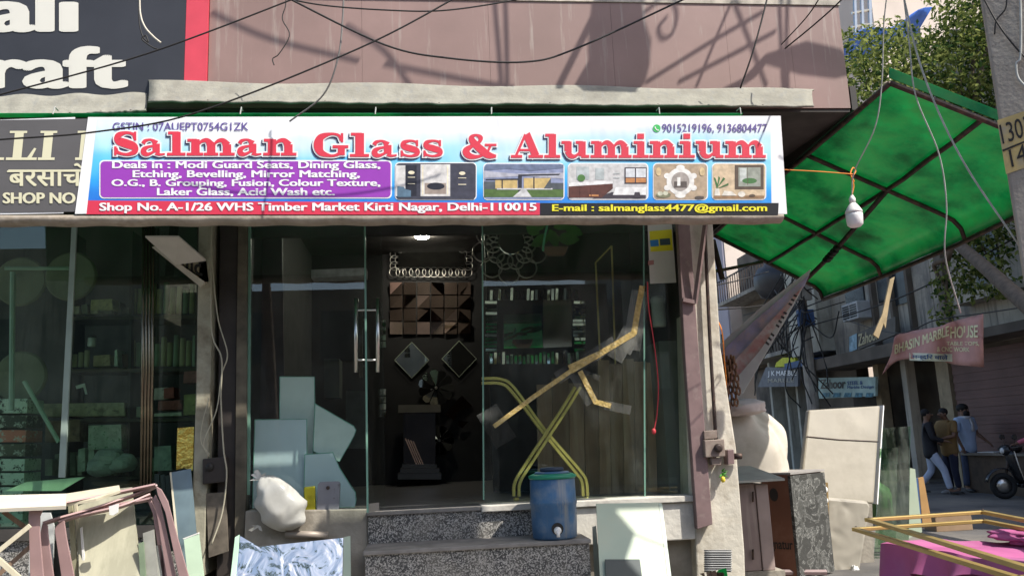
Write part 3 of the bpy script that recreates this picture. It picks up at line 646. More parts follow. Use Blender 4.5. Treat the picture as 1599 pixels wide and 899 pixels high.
MB().tube([jn, P(1296, 400, .9), P(1240, 455, 1.6), P(1135, 588, 2.4)], .022, 8).build('brace', m_darksteel, sc_, smooth=True)
kn = [jn.lerp(P(1296, 400, .9), t) for t in (.86, .92, .97, 1.02, 1.06)]
mb = MB()
for k, p in enumerate(kn): mb.torus(p, .036, .016, (1, .2, .3), (0, 1, .6 + .1 * (k % 2)), 10, 6)
mb.build('binding', m_wire, sc_, smooth=True)
MB().tube([P(1190, 409, 2.2), P(1130, 421, 2.0), P(1112, 424, 1.2)], .018, 8).build('strut', m_darksteel, sc_)
MB().tube([P(1113, 375, 1.5), P(1128, 436, 1.5)], .03, 8).build('strut', m_darksteel, sc_)

# folded advertising banner hanging from the brace
fb = thing('folded_banner', 'folded printed cloth banner hung slanting under the green side canopy', 'banner', tuple(P(1140, 600, 1.0)))
m_fold = M('creased print cloth', (.80, .78, .75), .7, var=.1, bump=.3, bscale=6)
def fold(poly, Y, name, mat): MB().prism(pp(poly, Y), (0.004, .006, 0)).build(name, mat, fb)
YF = lambda px, py: 1.15 - (px - 1260) * .004
fold([(1266, 420), (1262, 432), (1180, 530), (1121, 578), (1121, 540), (1190, 478)], YF, 'upper_fold', m_fold)
fold([(1264, 428), (1256, 446), (1200, 520), (1126, 596), (1122, 552), (1192, 488)], lambda a, b: YF(a, b) - .02, 'violet_fold', M('violet print cloth', (.50, .45, .62), .7, var=.4, scale=5, alt=(.78, .58, .56), altscale=6, altpos=.55))
fold([(1254, 446), (1240, 470), (1170, 580), (1124, 608), (1122, 590)], lambda a, b: YF(a, b) - .045, 'red_fold', M('red print cloth', (.78, .66, .62), .7, var=.2, scale=6, alt=(.70, .32, .29), altscale=7, altpos=.5))
fold([(1252, 452), (1226, 500), (1160, 614), (1136, 606), (1186, 548)], lambda a, b: YF(a, b) - .07, 'pale_fold', m_fold)
f0 = quadframe(P(1198, 540, 1.04), P(1243, 462, .99), P(1238, 460, .99), P(1193, 536, 1.04), (0, -1, 0))
mb = MB(); txt(mb, 'TROPHIES & FRAMES'[:0] or '||| |||| |||', f0, 0, 0, 1, 1, .03, .02); mb.build('print_marks', m_wire, fb)

# ------------------------------------------------------------------ bulb, ropes, overhead wires
bl = thing('hanging_bulb', 'white screw-in lamp bulb hanging under the green side canopy, unlit', 'light bulb', tuple(P(1336, 355, -.9)))
bc = P(1336, 355, -.9); k = 5.6 / FPX
MB().lathe(bc, [(.3 * k, 0), (9 * k, 1 * k), (13 * k, 5 * k), (14 * k, 20 * k), (13.6 * k, 24 * k)], 20).build('globe', M('milky bulb', (.80, .80, .78), .3, var=.02), bl, smooth=True)
MB().lathe(bc + V(0, 0, 24.2 * k), [(14.2 * k, 0), (13.8 * k, 4 * k), (8 * k, 14 * k), (4.8 * k, 18 * k)], 20).build('housing', m_white, bl, smooth=True)
MB().lathe(bc + V(0, 0, 42.4 * k), [(5 * k, 0), (5.4 * k, 8 * k), (4.2 * k, 10 * k), (2.5 * k, 14 * k)], 14).build('holder', m_white, bl, smooth=True)
m_orange = M('orange string', (.75, .25, .04), .7)
def cable(label, pts, r=.0045, mat=None, n=8, name='cable', cat='cable'):
    o = MB().tube(cr(pts, n), r, 6).build(name, mat or m_wire, smooth=True); return tag(o, label, cat)
top = bc + V(0, 0, 56 * k)
cable('orange string knotted round the pipe and holding up the white bulb', [top, P(1333, 290, -.9), P(1330, 278, -.9), P(1336, 268, -.88), P(1332, 262, -.88), P(1328, 272, -.9), P(1334, 284, -.9)], .005, m_orange, name='string', cat='string')
cable('thin orange string stretched from banner corner to the bulb', [P(1222, 265, -1.05), P(1280, 268, -1.0), P(1332, 272, -.9)], .0035, m_orange, name='string', cat='string')
cable('grey cord running up from the hanging bulb into the sky', [top, P(1334, 268, -1.1), P(1366, 200, -1.3), P(1377, 130, -1.4), P(1380, 40, -1.5), P(1388, -30, -1.6)], .0045, m_ropew)
cable('pale cord bowing past the green canopy down to the pink cloth sign', [P(1408, -30, -1.9), P(1420, 70, -1.9), P(1430, 150, -1.9), P(1466, 240, -1.85), P(1478, 320, -1.8), P(1476, 400, -1.7), P(1500, 488, -1.5)], .0045, m_ropew)
cable('straight pale cord slanting across the green canopy to the concrete pole', [P(1405, -30, -2.1), P(1440, 110, -2.1), P(1500, 245, -2.15), P(1592, 384, -2.3)], .006, m_ropew)
YW = -2.2
cable('black overhead cable rising from the black signboard to the left cladding corner', [P(-40, 158, YW), P(0, 148, YW), P(230, 84, YW), P(455, 0, YW), P(540, -36, YW)])
cable('black overhead cable crossing the white banner at its left end', [P(-40, 222, YW + .2), P(0, 218, YW + .2), P(150, 206, YW + .2), P(310, 175, YW + .2), P(560, 76, YW + .2), P(706, 0, YW + .2), P(760, -34, YW + .2)], .005)
cable('sagging black overhead cable across the middle of the mauve cladding', [P(430, -14, YW + .4), P(455, 0, YW + .4), P(600, 70, YW + .4), P(700, 91, YW + .4), P(820, 97, YW + .4), P(900, 76, YW + .4), P(1062, 2, YW + .4), P(1100, -16, YW + .4)], .006)
cable('thin black cable skimming the top of the mauve cladding', [P(420, -8, -1.6), P(500, 8, -1.6), P(600, 16, -1.6), P(690, 17, -1.6), P(790, 3, -1.6), P(840, -10, -1.6)], .005)
cable('grey drop cable hanging down the cladding onto the white banner', [P(537, -30, -1.5), P(535, 30, -1.5), P(528, 90, -1.5), P(505, 148, -1.45), P(452, 190, -1.4)], .006, M('grey cable', (.16, .15, .14), .6))
cable('short kinked wire dangling against the left of the cladding', [P(446, -20, -1.0), P(446, 8, -1.0), P(441, 30, -1.0), P(452, 55, -1.0), P(436, 84, -1.0), P(426, 92, -1.0), P(428, 102, -1.0)], .004)
cable('pale loose wire end dangling in front of the black signboard', [P(218, -20, -1.2), P(219, 20, -1.2), P(226, 42, -1.2), P(240, 58, -1.2), P(251, 67, -1.2)], .006, M('cream wire', (.6, .55, .45), .6))
cable('short black wire loop in front of the black signboard', [P(217, -10, -1.15), P(217, 30, -1.15), P(222, 55, -1.15), P(231, 66, -1.15), P(228, 56, -1.15), P(222, 62, -1.15), P(238, 74, -1.15), P(246, 77, -1.15)], .005)
cable('black wire running down the right of the cladding to the awning end', [P(1204, -30, -1.1), P(1195, 10, -1.1), P(1176, 80, -1.1), P(1156, 138, -1.05)], .006)
cable('black cable leaving the right cladding corner upwards', [P(1226, 76, -.9), P(1270, 40, -1.2), P(1310, 4, -1.4), P(1350, -40, -1.6)], .006)
cable('second black cable leaving the right cladding corner upwards', [P(1220, 70, -.8), P(1262, 24, -1.1), P(1290, -20, -1.4)], .005)

# ------------------------------------------------------------------ concrete pole with painted number, and unseen shapes added above it to cast shade
cpole = thing('utility_pole', 'leaning grey concrete utility pole with yellow painted number patch', 'pole', tuple(P(1680, 1100, -2.5)))
YP = -2.5
m_pole = M('grey pole concrete', (.36, .32, .27), .9, var=.16, scale=5, alt=(.17, .15, .13), altscale=16, altpos=.66, altsoft=.05, streak=((.22, .2, .18), 2, .64), bump=.22, bscale=45)
t0, t1 = P(1512, -150, YP), P(1660, -150, YP); t1 = t0 + V(.30, 0, 0); b0 = P(1688, 1090, YP); b0.z = 0; b1 = b0 + V(.40, 0, 0)
PN0 = P(1597, 420, YP); pa = math.radians(37); pnorm = V(math.sin(pa), math.cos(pa), 0); pside = V(math.cos(pa), -math.sin(pa), 0)
def PF(px, py, d=0):
    r = ray(px, py); t = (PN0 - pnorm * d - CAM).dot(pnorm) / r.dot(pnorm); return CAM + r * t
l0 = PF(1597, 420); vdir = PF(1532, 0) - l0; lt = l0 + vdir * ((5.1 - l0.z) / vdir.z); lb = l0 + vdir * ((0 - l0.z) / vdir.z)
MB().hexa([lb, lb + pside * .42, lb + pside * .42 + pnorm * .3, lb + pnorm * .3, lt, lt + pside * .24, lt + pside * .24 + pnorm * .24, lt + pnorm * .24]).build('shaft', m_pole, cpole, bevel=.012)
mb = MB(); mb.face([PF(u, v, .004) for u, v in [(1571, 272), (1648, 246), (1637, 161), (1557, 188)]]); mb.build('yellow_patch', M('ochre paint', (.50, .38, .16), .85, var=.15, scale=9, alt=(.33, .30, .25), altscale=7, altpos=.6), cpole)
pq = lambda a, b, c, d: quadframe(PF(*a), PF(*b), PF(*c), PF(*d), -pnorm)
mb = MB(); txt(mb, '1303', pq((1566, 226), (1612, 211), (1606, 180), (1560, 196)), 0, 0, 1, 1, .008, .004); mb.build('painted_number', m_wire, cpole)
mb = MB(); txt(mb, '14/', pq((1580, 262), (1616, 249), (1609, 217), (1574, 232)), 0, 0, 1, .9, .008, .004); mb.build('painted_number', m_wire, cpole)
mb = MB(); mb.face([PF(u, v, .008) for u, v in [(1566, 237), (1636, 208), (1636, 205.5), (1565, 234)]]); mb.build('painted_line', m_wire, cpole)
cable('white conduit wire running down the concrete pole face', [PF(1592, -30, .02), PF(1594, 40, .02), PF(1593, 90, .02), PF(1587, 100, .02), PF(1590, 122, .02), PF(1606, 140, .02)], .007, m_ropew)
cable('dark wire slanting over the concrete pole face', [PF(1532, -10, .02), PF(1556, 34, .02), PF(1584, 72, .02), PF(1620, 110, .02)], .005)
cable('thin dark wire looping on the concrete pole face', [PF(1572, -10, .02), PF(1570, 14, .02), PF(1556, 32, .02), PF(1553, 54, .02)], .004)
MB().bar(V(1.6, -2.42, 4.98), V(4.3, -2.42, 4.98), .09, .09).build('shade_arm', m_pole, cpole)  # unseen arm added to carry the shading boxes
for k, (x0, x1, z0, z1) in enumerate(((1.80, 3.28, 4.42, 4.93), (3.42, 3.58, 4.25, 4.93))):  # boxes and boards added out of view to darken the steps
    o = thing('shade_box', ('wide' if k == 0 else 'narrow') + ' unseen box added to shade the entrance steps, hung by the concrete pole', 'shade box', ((x0 + x1) / 2, -2.42, z0))
    MB().box(x0, -2.54, z0, x1, -2.28, z1).build('case', M('box paint', (.3, .31, .3), .5), o, bevel=.02); MB().box(x0 + .1, -2.30, z1 + .10, x1 - (.25 if k == 0 else -.1), -2.36, 5.32 - .1 * k).build('shade_board', m_wood, o)
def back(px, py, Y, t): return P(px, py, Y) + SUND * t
# unseen shapes added near the head of the pole to cast dark shadows on the cladding
sbx = thing('shadow_caster', 'unseen box added to cast the dark blob on the cladding', 'shadow caster', tuple(back(960, 60, -.55, 2.9)))
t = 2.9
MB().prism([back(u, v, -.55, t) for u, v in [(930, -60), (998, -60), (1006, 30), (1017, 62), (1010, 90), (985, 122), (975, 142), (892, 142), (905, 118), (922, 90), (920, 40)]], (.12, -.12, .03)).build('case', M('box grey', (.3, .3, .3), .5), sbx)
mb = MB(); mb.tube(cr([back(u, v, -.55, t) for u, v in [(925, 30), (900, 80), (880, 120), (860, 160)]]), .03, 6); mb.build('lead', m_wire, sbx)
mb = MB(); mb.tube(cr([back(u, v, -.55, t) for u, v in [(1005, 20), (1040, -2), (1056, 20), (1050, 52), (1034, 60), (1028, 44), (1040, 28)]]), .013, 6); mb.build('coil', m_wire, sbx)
cl = MB().prism([back(u, v, -.55, 2.2) for u, v in [(1128, 138), (1160, 122), (1196, 84), (1260, 64), (1312, 76), (1330, 92), (1330, 112), (1304, 118), (1250, 112), (1196, 96), (1180, 116), (1150, 136)]], (.02, -.02, .01)).build('rag', M('dark shadow caster', (.08, .08, .09), .9))  # unseen outline added to throw a feathered shadow on the cladding
tag(cl, 'unseen dark shape added to cast the feathered shadow on the right cladding', 'rag')
for k, (u0, v0, u1, v1, u2, v2, lb_) in enumerate([(770, -20, 778, 70, 784, 150, 'left one of two parallel drop cables above the cladding'), (788, -20, 791, 70, 792, 150, 'right one of two parallel drop cables above the cladding'),
        (1216, -20, 1219, 60, 1224, 150, 'left one of two drop cables above the right cladding end'), (1230, -20, 1228, 60, 1230, 150, 'right one of two drop cables above the right cladding end'),
        (1190, 20, 1120, 60, 1010, 128, 'long cable slanting above the right half of the cladding'), (1210, 50, 1150, 82, 1060, 128, 'lower long cable slanting above the right half of the cladding'),
        (1146, 4, 1172, 70, 1196, 134, 'cable descending steeply above the right half of the cladding'), (1140, 8, 1118, 60, 1088, 134, 'cable fanning left above the right half of the cladding'),
        (330, 20, 420, 60, 560, 96, 'cable crossing above the left end of the cladding'), (540, 40, 600, 80, 640, 134, 'cable descending above the left half of the cladding'), (600, 100, 690, 118, 800, 138, 'low cable above the middle of the cladding')]):
    cable(lb_ + ', out in front', [back(u0, v0, -.55, 2.6), back(u1, v1, -.55, 2.5), back(u2, v2, -.55, 2.4)], .013)

# ------------------------------------------------------------------ the lane on the right: far side facade along x = 12.8
XF = 12.8
def FQ(px, py, d=0): return PX(px, py, XF - d)
def yat(px): return PX(px, 660, XF).y
m_f_grey = M('grey facade plaster', (.41, .37, .305), .9, var=.2, scale=.8, alt=(.15, .14, .13), altscale=.6, altpos=.6, streak=((.12, .115, .11), .8, .6), bump=.2, bscale=6)
m_f_pale = M('pale stained facade', (.50, .48, .40), .9, var=.18, scale=1, alt=(.26, .24, .19), altscale=.8, altpos=.58, streak=((.2, .18, .15), .9, .6))
m_f_dark = M('dark facade', (.15, .125, .10), .9, var=.35, scale=1.2)
m_f_pink = M('pale pink render', (.68, .58, .50), .9, var=.08, scale=.7, alt=(.5, .42, .34), altscale=1, altpos=.66)
m_f_pink_shade = M('shaded pink render', (.46, .42, .46), .9, var=.1, scale=.8)  # cooler, darker tint holds the shade of the side turned from the sun
m_shut = M('brown rolling shutter', (.14, .07, .06), .6, var=.2, scale=1.5)
m_win = M('dark window', (.03, .035, .04), .2, var=.2)
m_tan = M('tan pillar', (.32, .25, .16), .85, var=.2)
m_blue = M('blue panel', (.05, .10, .22), .6, var=.2)
def fbox(px0, px1, z0, z1, d0, d1):
    """box on the far facade between two picture columns; d = metres out from the facade towards the lane"""
    y0, y1 = sorted((yat(px0), yat(px1)))
    return MB().box(XF - d1, y0, z0, XF - d0, y1, z1)
def zat(px, py, d=0): return PX(px, py, XF - d).z

b1 = thing('corner_shop', 'shaded grey building with brown rolling shutter and tan pillars across the lane', 'building', (XF + 2, 9, 0))
yb = yat(1484)
MB().box(XF, 1.0, 3.5, XF + 8, yb, 10.5).build('upper_wall', m_f_grey, b1)
MB().box(XF - .9, 1.0, 3.28, XF + .1, yb, 3.48).build('canopy_slab', m_f_dark, b1)
fbox(1499, 1800, 0, 3.26, -.1, .0).build('shutter_box', m_f_dark, b1)
mb = MB(); y0 = yat(1800); y1 = yat(1502)
for k in range(30): mb.box(XF - .06 - .015 * (k % 2), y0, .15 + k * .1, XF - .01, y1, .248 + k * .1)
mb.build('shutter', m_shut, b1)
fbox(1485, 1499, 0, 3.26, -.1, .12).build('pillar', m_tan, b1)
for k in range(2):
    w = fbox(1560 + 80 * k, 1600 + 90 * k, 4.6, 6.4, .004, .05).build('window', m_win, b1)
fbox(1500, 1512, 3.5, 9.5, .01, .14).build('drain_pipe', m_f_dark, b1)
fbox(1540, 1800, 4.2, 4.4, .01, .5).build('ledge', m_f_grey, b1)

b2 = thing('middle_shop', 'shaded grey building with window cooler and open dark shop across the lane', 'building', (XF + 2, 14, 0))
y0, y1 = yb + .02, yat(1318)
MB().box(XF, y0, 3.6, XF + 8, y1, 9.5).build('upper_wall', m_f_grey, b2)
MB().box(XF + 1.5, y0, 0, XF + 1.7, y1, 3.58).build('shop_back', m_f_dark, b2)
MB().box(XF - 1.0, y0, 3.25, XF + .4, y1, 3.58).build('canopy_slab', m_f_dark, b2)
fbox(1484, 1478, 0, 3.24, -.2, .1).build('pillar', m_tan, b2)
fbox(1428, 1420, 0, 3.24, -.2, .06).build('pillar', m_f_grey, b2)
fbox(1384, 1376, 0, 3.24, -.2, .06).build('pillar', m_tan, b2)
fbox(1376, 1322, 0, 2.9, -.4, -.3).build('shop_front', M('dim shop panels', (.07, .06, .05), .8, var=.4, scale=1.5), b2)
for p0, p1, za, zb in ((1345, 1375, 5.0, 6.8), (1398, 1418, 4.9, 6.6), (1424, 1446, 4.7, 6.6)):
    fbox(p0, p1, za, zb, .004, .05).build('window', m_win, b2)
for px in (1390, 1421, 1450): fbox(px, px + 4, 3.6, 8.5, .01, .16).build('drain_pipe', m_f_dark, b2)
b2x = thing('hoarding', 'faded slanting grey shop hoarding on the first floor across the lane', 'signboard', tuple(FQ(1360, 548, .6)))
mb = MB(); q = [FQ(1325, 552, .7), FQ(1398, 522, .7), FQ(1398, 494, .7), FQ(1325, 526, .7)]; mb.prism(q, (.08, 0, 0)); mb.build('panel', M('faded hoarding', (.13, .12, .105), .7, var=.25, scale=2), b2x)
mb = MB(); mb.face([FQ(*t, .72) for t in [(1326, 550), (1338, 545), (1338, 520), (1326, 526)]]); mb.build('blue_panel', M('pale blue print', (.25, .38, .45), .6, var=.5, scale=5), b2x)
f = quadframe(FQ(1340, 541, .73), FQ(1372, 529, .73), FQ(1372, 512, .73), FQ(1340, 522, .73), (-1, 0, 0))
mb = MB(); txt(mb, 'Zahoor', f, 0, 0, 1, 1, .0, .02); mb.build('lettering', M('dull cream', (.45, .40, .25), .6), b2x)
b2y = thing('shop_sign', 'pale green sign reading Zahoor steel and marble design over the far shop', 'signboard', tuple(FQ(1320, 620, .5)))
mb = MB(); mb.prism([FQ(1278, 622, .6), FQ(1367, 618, .6), FQ(1367, 588, .6), FQ(1278, 590, .6)], (.07, 0, 0)); mb.build('panel', M('pale green print', (.36, .47, .42), .6, var=.2, scale=3), b2y)
mk = lambda a, b, c, d, dd: quadframe(FQ(a, b, dd), FQ(c, b - 1, dd), FQ(c, d - 1, dd), FQ(a, d, dd), (-1, 0, 0))
mb = MB(); txt(mb, 'Zahoor', mk(1281, 607, 1320, 592, .615), 0, 0, 1, 1, 0, .03); mb.build('lettering', i_black, b2y)
mb = MB(); txt(mb, 'STEEL &', mk(1323, 601, 1347, 595, .615), 0, 0, 1, 1, 0, .03); mb.build('lettering', m_blue, b2y)
mb = MB(); txt(mb, 'Marble Design', mk(1323, 608, 1364, 602, .615), 0, 0, 1, 1, 0, .02); mb.build('lettering', m_blue, b2y)
for k in range(5):
    mb = MB(); u = 1283 + k * 17
    mb.face([FQ(u, 620, .612), FQ(u + 12, 619.5, .612), FQ(u + 13, 613, .612), FQ(u + 2, 613, .612)]); mb.build('printed_picture', M('teal picture', (.08, .2, .25), .6, var=.6, scale=8), b2y)
ac = thing('window_cooler', 'white window air conditioner sticking out of the grey wall across the lane', 'air conditioner', tuple(FQ(1345, 496, .5)))
c0 = FQ(1342, 486, .25); MB().box(c0.x - .30, c0.y - .45, c0.z - .25, c0.x + .25, c0.y + .45, c0.z + .25).build('case', M('dull white casing', (.45, .46, .46), .6), ac, bevel=.02)
for s_ in (-1, 1):
    mb = MB()
    for k in range(6): mb.box(c0.x - .312, c0.y + s_ * .21 - .18, c0.z - .19 + k * .065, c0.x - .301, c0.y + s_ * .21 + .18, c0.z - .15 + k * .065)
    mb.build('grille', m_win, ac)

b3 = thing('pale_house', 'narrow house with stained pale wall panel and cables across the lane', 'building', (XF + 2, yat(1290), 0))
y0, y1 = yat(1318) + .02, yat(1270)
MB().box(XF - .5, y0, 3.9, XF + 7, y1, 8.6).build('upper_wall', m_f_pale, b3)
MB().box(XF + .6, y0, 0, XF + 1, y1, 3.88).build('shop_front', m_f_dark, b3)
MB().box(XF - .8, y0, 3.5, XF + .6, y1, 3.7).build('canopy_slab', m_blue, b3)
b4 = thing('old_house', 'old dark house with cluttered balconies and shop sign down the lane', 'building', (XF + 2, yat(1220), 0))
y0, y1 = yat(1270) + .02, 27.2
MB().box(XF + .6, y0, 4.0, XF + 7, y1, 8.8).build('upper_wall', m_f_dark, b4)
MB().box(XF + .9, y0, 0, XF + 1.2, y1, 3.98).build('shop_front', M('dim shop fronts', (.14, .12, .1), .8, var=.6, scale=1.2), b4)
for z in (4.1, 6.7):
    MB().box(XF - .5, y0 + .2, z, XF + .7, y1 - .2, z + .14).build('balcony_slab', m_f_grey, b4)
    mb = MB()
    for k in range(26):
        y = y0 + .3 + k * (y1 - y0 - .6) / 25; mb.box(XF - .47, y, z + .14, XF - .44, y + .03, z + 1.0)
    mb.box(XF - .48, y0 + .3, z + 1.0, XF - .43, y1 - .3, z + 1.05); mb.build('railing', m_darksteel, b4)
for px in (1255, 1238, 1214): fbox(px, px - 3, 0, 4.0, -.6, .1).build('pillar', m_f_pale, b4)
jk = thing('shop_sign', 'small grey sign reading J K Marble over a distant shop down the lane', 'signboard', tuple(FQ(1215, 605, .5)))
mb = MB(); mb.prism([FQ(1183, 604, .6), FQ(1246, 603, .6), FQ(1246, 575, .6), FQ(1196, 573, .6)], (.08, 0, 0)); mb.build('panel', M('slate print', (.15, .155, .17), .6, var=.2), jk)
mb = MB(); txt(mb, 'J K MARBLE', mk(1199, 589, 1244, 579, .615), 0, 0, 1, 1, 0, .02); mb.build('lettering', i_white, jk)
mb = MB(); txt(mb, 'MARBLE & STONE'[:6], mk(1199, 597, 1240, 591, .615), 0, 0, 1, 1, 0, .02); mb.build('lettering', m_f_pale, jk)
b = MB().prism([FQ(1210, 573, .5), FQ(1243, 571, .5), FQ(1241, 558, .5), FQ(1222, 558, .5), (FQ(1212, 566, .5))], (.4, 0, 0)).build('yellow_tarpaulin', M('yellow tarpaulin', (.62, .62, .05), .7)); tag(b, 'small yellow tarpaulin heaped above the J K Marble sign', 'tarpaulin')
b = MB().ball(FQ(1206, 437, .3), (.5, 1.2, .7), 14, 8, .12, 3).build('water_tank', M('black tank plastic', (.03, .03, .035), .5), smooth=True); tag(b, 'black round water tank on a balcony of the old house', 'water tank')
b5 = thing('pink_house', 'tall sunlit pale pink house with side coloured as shaded closing the lane', 'building', (16, 31, 0))
MB().box(13.2, 28, 0, 22, 40, 13).build('wall', m_f_pink, b5)
MB().box(13.12, 28.05, 0, 13.19, 40, 13).build('side_wall', m_f_pink_shade, b5)
for z in (4.3, 7.2):
    for y in (29.0, 31.5):
        w = MB().box(13.07, y, z, 13.11, y + 1.2, z + 1.5).build('window', m_win, b5)
        MB().box(12.98, y - .1, z - .1, 13.11, y + 1.3, z - .02).build('sill', m_f_pink_shade, w)
MB().box(15.2, 27.9, 0, 15.6, 27.99, 13).build('brick_edge', M('crumbled brick edge', (.45, .34, .26), .9, var=.4, scale=5), b5)
b6 = thing('back_tower', 'tall pale building standing high behind the tree', 'building', (30, 38, 0))
MB().box(24, 32, 0, 36, 44, 34).build('wall', M('sunlit cream render', (.62, .53, .46), .9, var=.1, scale=.5), b6)
for z in (17, 20.5, 24):
    for x in (25.2, 28.0): MB().box(x, 31.94, z, x + 1.3, 31.995, z + 1.6).build('window', m_win, b6)
tp = MB().grid(lambda u, v: P(1326 + u * 130, 60 - u * 46 + v * 26, 17 + u * 2) + V(0, v * 1.2, .15 * math.sin(u * 9)), 12, 4).build('blue_tarpaulin', M('blue tarpaulin', (.02, .10, .42), .6, var=.25, scale=3), smooth=True, solid=.02)
tag(tp, 'bright blue tarpaulin stretched on a roof behind the tree', 'tarpaulin')
tw = thing('steel_scaffold', 'pale steel scaffold poles standing against the sky beside the blue tarpaulin', 'scaffold', tuple(P(1345, 60, 19)))
for px in (1333, 1344, 1356): MB().tube([P(px + 4, 70, 19), P(px, -60, 19)], .07, 6).build('pole', m_steel, tw)
for py in (40, 18, -5): MB().tube([P(1330, py + 3, 19), P(1362, py - 3, 19)], .05, 6).build('rail', m_steel, tw)
pl = thing('lane_pole', 'thick grey electricity pole with meter boxes standing among cables down the lane', 'pole', (FQ(1268, 600, 1).x, FQ(1268, 600, 1).y, 0))
q = PX(1268, 600, XF - 1.1)
MB().tube([(q.x, q.y, 0), (q.x - .1, q.y, 8)], [.2, .15], 10).build('shaft', m_pole, pl)
for k, z in enumerate((4.6, 5.4, 6.2)):
    MB().box(q.x - .35, q.y - .32, z, q.x + .15, q.y - .18, z + .5).build('meter_box', m_f_grey if k else m_blue, pl)
mb = MB()
for k in range(46):
    a = Vector((q.x - .1, q.y - .3, rnd.uniform(4.6, 7.2))); e = a + V(rnd.uniform(-.7, .5), rnd.uniform(-5, 6) * rnd.random(), rnd.uniform(-3.0, .6)); mid = (a + e) / 2 + V(rnd.uniform(-.8, .3), 0, rnd.uniform(-.8, .2))
    mb.tube(cr([a, mid, e], 6), .02, 4)
o = mb.build('cable_tangle', m_wire, pl)
for k, (z, dz) in enumerate(((5.2, .2), (5.7, .5), (6.3, .2), (4.6, .3), (7.0, .4))):
    p0 = Vector((XF - 1.2, 4 + k, z + .6)); p1 = Vector((q.x, q.y, z)); mid = (p0 + p1) / 2 - V(0, 0, dz)
    cable(['lowest', 'second lowest', 'middle', 'second highest', 'highest'][[1, 2, 3, 0, 4][k]] + ' of five cables strung along the far facade of the lane', [p0, mid, p1], .018)
for k, (p0, p1) in enumerate((((1112, 446), (1200, 424)), ((1112, 484), (1250, 468)))):
    cable(['upper', 'lower'][k] + ' thin cable crossing in front of the pink house', [P(p0[0], p0[1], 3.5), P((p0[0] + p1[0]) / 2, (p0[1] + p1[1]) / 2 + 2, 8), P(p1[0], p1[1], 14)], .011)

# pink cloth sign strung over the lane
ps = thing('cloth_sign', 'sagging salmon pink cloth sign reading Bhasin Marble House strung over the lane', 'banner', tuple(PX(1460, 570, 10.4)))
XS = 10.4
def SP(px, py, d=0): return PX(px, py, XS - d - .10 * math.sin(px * .085 + py * .03) - .05 * math.sin(px * .19 - py * .08))
m_salmon = M('salmon cloth', (.60, .30, .25), .8, var=.12, scale=2, alt=(.5, .25, .21), altscale=1.5, bump=.5, bscale=3)
tc_ = cr([(1396, 544, 0), (1400, 523, 0), (1440, 514, 0), (1466, 510, 0), (1490, 501, 0), (1535, 490, 0)], 6); bc_ = cr([(1378, 584, 0), (1402, 563, 0), (1440, 560, 0), (1466, 562, 0), (1492, 569, 0), (1536, 573, 0)], 6)
def clothf(u, v):
    i = min(int(round(u * 30)), 30); p = tc_[i].lerp(bc_[i], v); return SP(p.x, p.y, 0)
MB().grid(clothf, 30, 8).build('cloth', m_salmon, ps, smooth=True, solid=.012)
def sq(u0, v0, u1, v1, h0, h1, d0): return lambda u, v, d=0: SP(u0 + (u1 - u0) * u, v0 + (v1 - v0) * u - (h0 + (h1 - h0) * u) * v, d0 + d)
mc = M('cream cloth paint', (.80, .72, .42), .7)
mb = MB(); txt(mb, 'BHASIN MARBLE', sq(1397, 553, 1482, 524, 15, 16, .02), 0, 0, 1, 1, 0, .03); mb.build('lettering', mc, ps)
mb = MB(); txt(mb, 'HOUSE', sq(1484, 528, 1527, 527, 18, 20, .02), 0, 0, 1, 1, 0, .03); mb.build('lettering', mc, ps)
mb = MB(); txt(mb, 'TABLE TOPS,', sq(1478, 540, 1529, 540, 7, 7, .02), 0, 0, 1, 1, 0, .02); mb.build('lettering', mc, ps)
mb = MB(); txt(mb, '& CNC WORK', sq(1463, 549, 1514, 549, 8, 7, .02), 0, 0, 1, 1, 0, .02); mb.build('lettering', mc, ps)
MB().grid(lambda u, v: SP(1420 + 67 * u, 562.5 + 2 * u - 12 * v, .014), 20, 3).build('white_strip', i_cream, ps)
mb = MB(); txt(mb, 'मन्दिर वाले', sq(1424, 561, 1480, 564, 9, 11, .026), 0, 0, 1, 1, 0, .02); mb.build('lettering', m_blue, ps)
cable('line carrying the salmon pink cloth sign across the lane', [PX(1320, 500, 11.5), PX(1400, 520, XS), PX(1460, 500, XS), PX(1535, 489, XS), PX(1660, 470, XS - .6)], .012)
r_ = MB().prism([P(1397, 432, 4), P(1390, 436, 4), P(1378, 490, 4), P(1364, 522, 4), P(1372, 528, 4), P(1380, 504, 4), P(1383, 512, 4), P(1389, 470, 4)], (0, .03, 0)).build('torn_cloth', M('buff torn cloth', (.42, .32, .18), .85, var=.25, scale=6)); tag(r_, 'torn buff rag dangling from the lower edge of the green side canopy', 'rag')

